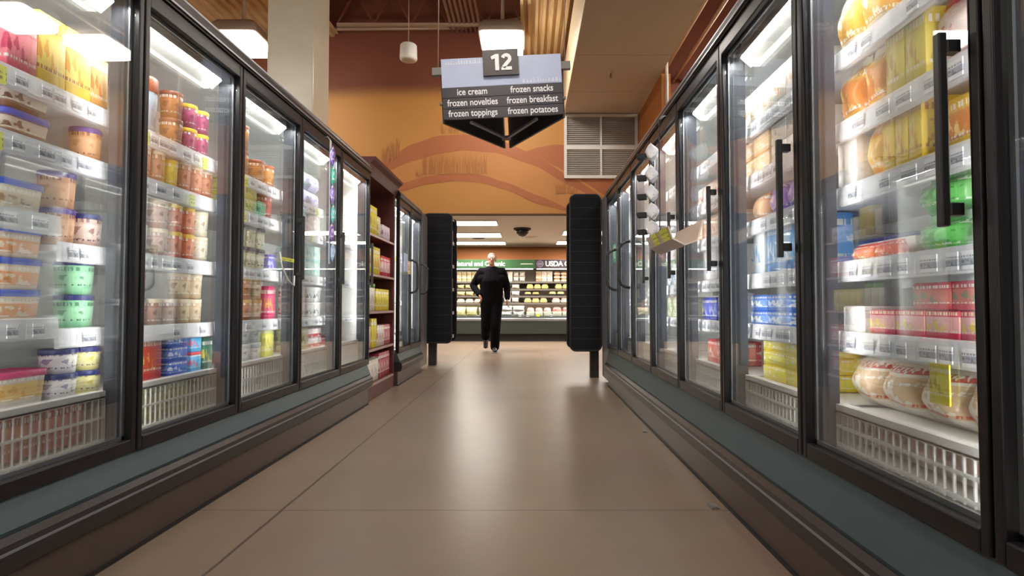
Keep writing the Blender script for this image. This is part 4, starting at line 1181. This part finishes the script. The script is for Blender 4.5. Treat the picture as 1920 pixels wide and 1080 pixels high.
MP(.63,1.0, yA[0], 1.42, .16,.16,.085, 3, (206,120,70),(226,160,110),(236,210,180),'tray', f'orange meat tray stacked three high, top shelf {T}')
MP(-1.75,-1.15, yA[1], 1.24, .18,.2,.12, 1, (232,220,180),(226,206,150),(206,180,120),'bag', f'butter cream poultry pack, second shelf {T}')
MP(-.62,-.1, yA[1], 1.24, .2,.2,.13, 1, (232,228,222),(230,222,214),(206,190,180),'bag', f'plump white poultry pack, second shelf {T} behind the man')
MP(-.04,.62, yA[1], 1.24, .17,.2,.125, 1, (230,206,110),(236,216,140),(206,170,80),'tray', f'yellow tray pack, second shelf {T}', fy)
MP(.66,1.0, yA[1], 1.24, .17,.2,.13, 1, (232,206,100),(236,220,150),(190,150,70),'tray', f'golden tray pack, second shelf {T} by the larger wing rack', fy)
MP(-1.75,-1.05, yA[2], 1.07, .2,.2,.11, 1, (222,196,140),(226,206,160),(190,150,90),'bag', f'golden poultry pack, third shelf {T}')
MP(-.62,-.15, yA[2], 1.07, .2,.2,.12, 1, (226,226,232),(232,232,236),(190,190,206),'bag', f'bluish white poultry pack, third shelf {T}')
MP(-.1,.3, yA[2], 1.07, .18,.2,.10, 1, (206,170,90),(222,190,110),(170,120,60),'tray', f'amber tray pack, third shelf {T}', fb)
MP(.5,1.0, yA[2], 1.07, .19,.2,.11, 1, (222,190,110),(226,206,140),(190,150,80),'tray', f'mustard tray pack, third shelf {T}', fb)
MP(-1.75,-1.05, yA[3], .90, .2,.22,.1, 1, (232,222,206),(226,210,190),(120,90,70),'tray', f'cream tray pack, fourth shelf {T}')
MP(-.6,-.18, yA[3], .90, .18,.22,.14, 1, (226,222,224),(232,230,232),(200,190,200),'bag', f'white poultry bag, fourth shelf {T}')
MP(-.1,.42, yA[3], .90, .18,.22,.12, 1, (222,196,120),(226,206,150),(190,140,80),'tray', f'tan tray pack, fourth shelf {T}', fy)
MP(.58,1.05, yA[3], .90, .2,.22,.125, 1, (222,150,146),(232,190,186),(200,100,100),'tray', f'pale pink meat tray, fourth shelf {T}')
MP(-1.75,-1.2, 13.38, .60, .26,.3,.2, 1, (226,216,150),(232,222,176),(206,180,100),'bag', f'big pale yellow poultry bag on the deck {T}')
MP(-1.18,-.85, 13.38, .60, .26,.3,.19, 1, (222,206,170),(226,214,180),(190,150,100),'bag', f'big tan poultry bag on the deck {T}')
MP(-.66,-.06, 13.36, .60, .28,.3,.11, 2, (220,220,226),(226,226,232),(190,190,206),'bag', f'bluish white poultry bag stacked on the deck {T}')
MP(-.04,.55, 13.38, .60, .19,.3,.19, 1, (216,140,136),(230,180,176),(196,84,90),'tray', f'pink marbled meat tray on the deck {T}')
MP(.57,1.05, 13.38, .60, .23,.3,.2, 1, (206,96,98),(222,130,126),(186,56,66),'tray', f'rosy red meat tray on the deck {T}')
for px, c in ((975,'tagw'),(990,'tagw'),(1009,'tagy'),(1034,'tagw')):
    x = (px-VX)*13.2/F
    par = caseA if x < .165 else caseB
    MB().box(x-.035,x+.035,13.232,13.238,.58,.64).build('price_card', M[c], par)

# ------------------------------------------------------------------ clip strips, hanging packs, tags
def strip_packs():
    # frozen snack side: white pouches with black clips hanging in front of the fourth door
    X = XR-.085; y = 3.27
    r = empty('clip_strip', (X, y, 1.0), 'black hanging strip in front of the fourth frozen snack freezer door', 'clip strip')
    MB().box(X-.002,X+.002,y-.012,y+.012,1.28,1.93).build('strip', M['black'], r)
    MB().tube([(X,y,1.93),(X+.03,y,1.955),(X+.062,y,1.95)], .004, 6).build('hook', M['alu'], r)
    white = PK('white_pouch', (226,224,230), (234,232,238), (200,200,212), rough=.25)
    zs = [1.78, 1.655, 1.545, 1.44, 1.34]
    for i, z in enumerate(zs):
        p = bag(.10,.075,.088, white, 30+i, name='white_pouch', puff=1.2)
        o = ['topmost','second','third','fourth','lowest'][i]
        q = p.put((X-.085, y-.016, z-.095), -.35, f'{o} white pouch on the black strip hanging by the fourth frozen snack door', 'white pouches on the hanging strip')
        c = MB().box(-.045, .004, -.03, .03, .012, .038)
        cl = c.build('clip', M['black'], q, origin=wpos(q)); cl.data.transform(Matrix.Translation(wpos(q)))
    # ice cream side: purple and teal packs by the fourth door
    X = -XL+.085; y = 3.68
    r = empty('clip_strip', (X, y, 1.0), 'clear hanging strip of purple and teal packs by the fourth ice cream freezer door', 'clip strip')
    MB().box(X-.002,X+.002,y-.012,y+.012,1.12,1.93).build('strip', M['lampbody'], r)
    MB().tube([(X,y,1.93),(X-.02,y,1.955),(X-.058,y,1.95)], .004, 6).build('hook', M['alu'], r)
    cols = [('violet', (120,84,190)), ('teal', (60,190,160)), ('lilac', (150,120,206)), ('turquoise', (90,190,190)), ('purple', (130,80,170)), ('pale blue', (150,180,220))]
    for i, (nm, c) in enumerate(cols):
        p = bag(.105,.03,.12, PK('strip_'+nm.replace(' ','_'), c, tuple(min(255, v+20) for v in c), (226,226,236), rough=.25), 40+i, name='hanging_packet', puff=.9)
        p.put((X+.034, y+(.01 if i % 2 else -.01), 1.76-i*.125), PI+.35, f'{nm} packet on the strip hanging by the fourth ice cream freezer door', 'packets on the clear hanging strip')
strip_packs()
# coupon tray under the white pouches
X, y, z = XR-.105, 3.0, 1.13
r = empty('coupon_tray', (X, y, z), 'clear curved tray with yellow coupon cards under the white pouches', 'tray')
prof = [(X+.08,z+.12),(X+.05,z+.02),(X-.01,z),(X-.07,z+.03),(X-.09,z+.09),(X-.083,z+.09),(X-.064,z+.036),(X-.01,z+.006),(X+.045,z+.026),(X+.073,z+.12)]
MB().prism_y(prof, y-.36, y+.12).build('tray_body', plain('milky_plastic', (190,172,158), .25), r)
for a, b in ((-.33,-.2),(-.12,-.02)):
    MB().prism_y([(X-.093,z+.085),(X-.068,z+.033),(X-.071,z+.032),(X-.097,z+.086)], y+a, y+b).build('coupon_card', M['tagy'], r)

def tag_card(name, x, y, z, w, h, mat, label, th=.004, pars=None):
    r = MB().loft([[(x, yy, zz) for yy, zz in ((y-w/2,z),(y+w/2,z),(y+w/2,z+h),(y-w/2,z+h))], [(x+th, yy, zz) for yy, zz in ((y-w/2,z),(y+w/2,z),(y+w/2,z+h),(y-w/2,z+h))]], False)
    return tag(r.build(name, mat), label, 'tag')
stripe = NT('blue_stripes')
c = stripe.node('ShaderNodeTexCoord'); w = stripe.node('ShaderNodeTexWave'); w.bands_direction = 'DIAGONAL'; w.inputs['Scale'].default_value = 3.0
stripe.link(c.outputs['Generated'], w.inputs['Vector'])
stripe.link(stripe.mix(stripe.math('GREATER_THAN', w.outputs['Fac'], .5), lin((40,110,206)), lin((220,226,236))), stripe.b.inputs['Base Color'])
tag_card('door_card', -XL+.024, 6.26, 1.22, .16, .20, stripe.m, 'blue and white striped card stuck on the loop handled freezer door')
tag_card('door_card', -XL+.024, 6.44, 1.20, .16, .15, PK('tan_card', (206,180,140), (216,190,150), (150,120,90)), 'tan card beside the blue striped card on the freezer door')
tag_card('door_card', XR-.024, 5.42, 1.26, .12, .17, PK('green_card', (46,170,110), (70,190,130), (220,240,226)), 'green card on the loop handled frozen snack freezer door')
tag_card('shelf_talker', XR+.062, 1.26, .63, .06, .09, PK('yellow_card', (222,206,50), (230,216,80), (190,170,40)), 'yellow tag hanging from the lowest shelf, first frozen snack freezer door')
r = empty('hang_tag', (-XL+.04, 3.14, 1.08), 'yellow tag on a white curled cord, third ice cream freezer door', 'tag')
MB().box(-XL+.028,-XL+.03,3.09,3.26,1.095,1.115).build('tag_body', M['tagy'], r)
MB().tube([(-XL+.026,3.08,1.14),(-XL+.03,3.10,1.06),(-XL+.035,3.17,.99),(-XL+.03,3.26,.96),(-XL+.024,3.28,1.02)], .004, 6).build('cord', M['white'], r)
# small floor plates by the snack side
for y, lb in ((2.41,'small dark floor plate beside the second frozen snack door'), (3.83,'small dark floor plate further along the snack freezers')):
    MB_ = MB().box(.765,.80,y-.03,y+.03,0,.004)
    MB_.box(.772,.793,y-.02,y+.02,.004,.006)
    tag(MB_.build('floor_plate', M['steel']), lb, 'floor plate')
# ------------------------------------------------------------------ the man in black walking towards the camera
def man():
    X0, Y0 = (922-VX)*10.2/F, 10.2
    skin = plain('skin', (196,142,122), .55, 0, .06, 8)
    cloth = plain('black_shirt', (20,19,24), 1.0, 0, .2, 12, .1)
    trous = plain('black_trousers', (17,16,20), 1.0, 0, .2, 12, .1)
    shoem = plain('dark_sneaker', (44,42,46), .5); sole = plain('sneaker_sole', (150,146,146), .6)
    def caps(mb, pts, radii, n=14, sx=1.0, sy=1.0, steps=5):
        """tapered limb with round ends through the joints; sx, sy flatten it"""
        P = [Vector(p) for p in pts]; C = []; R = []
        for i in range(len(P)-1):
            for k in range(steps):
                t = k/steps; C.append(P[i].lerp(P[i+1], t)); R.append(radii[i]*(1-t)+radii[i+1]*t)
        C.append(P[-1]); R.append(radii[-1])
        d0 = (C[1]-C[0]).normalized(); d1 = (C[-1]-C[-2]).normalized()
        pre = [(C[0]-d0*R[0]*math.cos(a), R[0]*math.sin(a)) for a in (.12,.6,1.1)]
        post = [(C[-1]+d1*R[-1]*math.cos(a), R[-1]*math.sin(a)) for a in (1.1,.6,.12)]
        seq = pre+list(zip(C, R))+post
        rings = []
        for i, (c, r) in enumerate(seq):
            a = seq[max(0,i-1)][0]; b = seq[min(len(seq)-1,i+1)][0]; d = (b-a).normalized()
            ref = Vector((1,0,0)) if abs(d.x) < .9 else Vector((0,1,0))
            u = (ref-d*ref.dot(d)).normalized(); w = d.cross(u)
            rings.append([c+u*r*sx*math.cos(2*PI*k/n)+w*r*sy*math.sin(2*PI*k/n) for k in range(n)])
        mb.loft(rings, True)
    def ell(mb, c, rx, ry, rz, n=16, m=10):
        rings = [[(c[0]+rx*math.sin(PI*i/m)*math.cos(2*PI*k/n), c[1]+ry*math.sin(PI*i/m)*math.sin(2*PI*k/n), c[2]-rz*math.cos(PI*i/m)) for k in range(n)] for i in range(1, m)]
        mb.loft(rings, True)
    def finish(mb, name, mat, parent, vox, it=3):
        o = bpy.data.objects.new(name, mb.mesh(name, mat)); link(o, parent)
        r = o.modifiers.new('union', 'REMESH'); r.mode = 'VOXEL'; r.voxel_size = vox; r.use_smooth_shade = True
        s = o.modifiers.new('smooth', 'SMOOTH'); s.iterations = it; s.factor = .5
        return o
    J = dict(hipR=(-.09,0,.93), hipL=(.09,0,.93), kneeR=(-.095,-.05,.50), ankR=(-.135,.34,.26), toeR=(-.13,.31,.10),
             kneeL=(.075,-.09,.50), ankL=(.06,-.05,.09), toeL=(.075,-.21,.035),
             shR=(-.19,.01,1.45), elR=(-.345,.09,1.20), wrR=(-.215,-.10,1.03), shL=(.19,.01,1.45), elL=(.275,.06,1.17), wrL=(.285,-.06,.965))
    # body: one continuous surface
    b = MB()
    caps(b, [(0,0,.94),(0,0,1.10),(0,-.01,1.30),(0,.01,1.42)], [.135,.13,.15,.12], sx=1.05, sy=.75)
    caps(b, [J['shR'],J['shL']], [.07,.07])
    caps(b, [(0,.015,1.44),(0,-.005,1.57)], [.062,.056])
    for s in 'RL':
        caps(b, [J['sh'+s],J['el'+s],J['wr'+s]], [.056,.043,.029])
        caps(b, [J['hip'+s],J['knee'+s],J['ank'+s]], [.088,.058,.038])
        caps(b, [J['ank'+s],J['toe'+s]], [.038,.03])
    # head, jaw, nose, brow, ears
    hc = (0,-.02,1.675)
    ell(b, (0,-.012,1.69), .075, .093, .092); ell(b, (0,-.045,1.625), .056, .062, .062)
    caps(b, [(0,-.10,1.685),(0,-.122,1.648)], [.009,.014]); ell(b, (0,-.088,1.705), .05, .018, .012)
    ell(b, (0,-.088,1.59), .024, .02, .018)
    for s in (-1,1): ell(b, (s*.078,-.005,1.665), .010, .022, .032)
    # hands: palm, four fingers, thumb
    def hand(wr, d, side, curl):
        wr = Vector(wr); d = Vector(d).normalized()
        lat = Vector((0,-1,0)); lat = (lat-d*lat.dot(d)).normalized()   # towards the thumb (forward)
        nrm = d.cross(lat)*side                                          # palm faces the thigh
        caps(b, [wr, wr+d*.045, wr+d*.085], [.027,.036,.034], sx=.62, sy=1.0)
        for k, L in enumerate((.068,.078,.072,.056)):
            base = wr+d*.09+lat*(.030-.020*k)
            p1 = base+d*L*.42+nrm*curl*.006; p2 = p1+d*L*.33+nrm*curl*.016; p3 = p2+d*L*.2+nrm*curl*.022
            caps(b, [base-d*.02, base, p1, p2, p3], [.010,.0098,.0092,.0085,.0075], 8, steps=3)
        t0 = wr+d*.03+lat*.028
        caps(b, [t0, t0+lat*.022+d*.03, t0+lat*.026+d*.058+nrm*.012], [.013,.0115,.009], 8, steps=3)
    hand(J['wrL'], (-.02,-.15,-1), -1, 1.0)
    hand(J['wrR'], (.35,-.45,-.75), 1, 1.3)
    root = finish(b, 'person', skin, None, .0065, 2)
    root.location = (X0, Y0, 0)
    tag(root, 'man in black shirt and trousers walking up the cross aisle towards the meat free end', 'person')
    root['label'] = 'grey haired man in black shirt and trousers striding before the meat counter'
    # shirt
    c = MB()
    caps(c, [(0,0,.93),(0,-.005,1.08),(0,-.015,1.28),(0,.0,1.42)], [.178,.180,.195,.15], sx=1.12, sy=.76)
    caps(c, [(-.17,.01,1.43),(.17,.01,1.43)], [.088,.088]); caps(c, [(-.165,.0,1.32),(.165,.0,1.32)], [.105,.105])
    for s in (-1, 1): caps(c, [(s*.03,.01,1.475),(s*.185,.01,1.445)], [.07,.078])
    caps(c, [(0,.012,1.45),(0,.008,1.50)], [.075,.068])
    for s in 'RL':
        w = Vector(J['wr'+s]); e = Vector(J['el'+s])
        caps(c, [J['sh'+s], e, e.lerp(w,.93)], [.082,.068,.05])
    finish(c, 'shirt', cloth, root, .009, 4)
    col = MB()
    col.tube([(.066*math.cos(a), .008+.07*math.sin(a), 1.515-.02*(-math.sin(a)+1)*.5) for a in [2*PI*k/20 for k in range(20)]], .014, 6, True)
    o = bpy.data.objects.new('collar', col.mesh('collar', cloth)); link(o, root)
    t = MB()
    caps(t, [(0,0,.98),(0,0,.90)], [.166,.16], sx=1.08, sy=.8)
    for s in 'RL':
        k = Vector(J['knee'+s]); a = Vector(J['ank'+s])
        caps(t, [J['hip'+s], k, k.lerp(a,.97)], [.118,.094,.082])
    finish(t, 'trousers', trous, root, .009, 4)
    for s in 'RL':
        a = Vector(J['ank'+s]); p = Vector(J['toe'+s]); d = (p-a).normalized()
        sh = MB()
        if s == 'L':
            caps(sh, [(a.x,a.y+.03,.055),(a.x,a.y-.05,.06),(p.x,p.y-.01,.042)], [.044,.046,.038], sx=1.0, sy=.95)
            so = MB().loft([rr(.047,.155,.045,.0,5,(a.x+p.x)/2,(a.y+p.y)/2+.01), rr(.047,.155,.045,.018,5,(a.x+p.x)/2,(a.y+p.y)/2+.01)], True)
        else:
            heel = a+Vector((0,.05,-.02)); tip = p+Vector((0,-.03,-.02))
            caps(sh, [heel, a.lerp(p,.5), tip], [.042,.045,.036])
            so = MB().bar(heel+Vector((0,.055,.0)), tip+Vector((0,.03,-.02)), .085, .018)
        o = finish(sh, 'shoe', shoem, root, .007, 3)
        link(bpy.data.objects.new('sole', so.mesh('sole', sole)), o)
    hr = MB(); hair = plain('grey_hair', (112,102,94), .8, 0, .3, 40)
    ell(hr, (0,.006,1.714), .083, .097, .08); 
    cut = []
    for v in hr.v:
        x, y, z = v
        if y < -.045 and z < 1.745: y = -.045+(y+.045)*.15
        if z < 1.665: z = 1.665+(z-1.665)*.15
        cut.append((x, y, z))
    hr.v = cut
    link(bpy.data.objects.new('hair', hr.mesh('hair', hair)), root)
    ey = plain('eye_white', (222,216,210), .3); dk = plain('eye_dark', (40,32,30), .3)
    for s in (-1,1):
        e = MB(); ell(e, (s*.031,-.099,1.682), .013, .009, .008, 10, 8)
        eo = bpy.data.objects.new('eye', e.mesh('eye', ey)); link(eo, root)
        i = MB(); ell(i, (s*.031,-.1065,1.682), .006, .003, .006, 10, 6); link(bpy.data.objects.new('iris', i.mesh('iris', dk)), eo)
        g = MB().tube([(s*.033+.025*math.cos(a), -.114, 1.682+.017*math.sin(a)) for a in [2*PI*k/16 for k in range(16)]], .0022, 6, True)
        g.bar((s*.058,-.114,1.688),(s*.083,-.01,1.686),.003)
        link(bpy.data.objects.new('glasses_rim', g.mesh('glasses_rim', dk)), root)
    m = MB(); ell(m, (0,-.101,1.622), .022, .006, .005, 12, 6); link(bpy.data.objects.new('mouth', m.mesh('mouth', plain('lips', (160,92,84), .5))), root)
man()
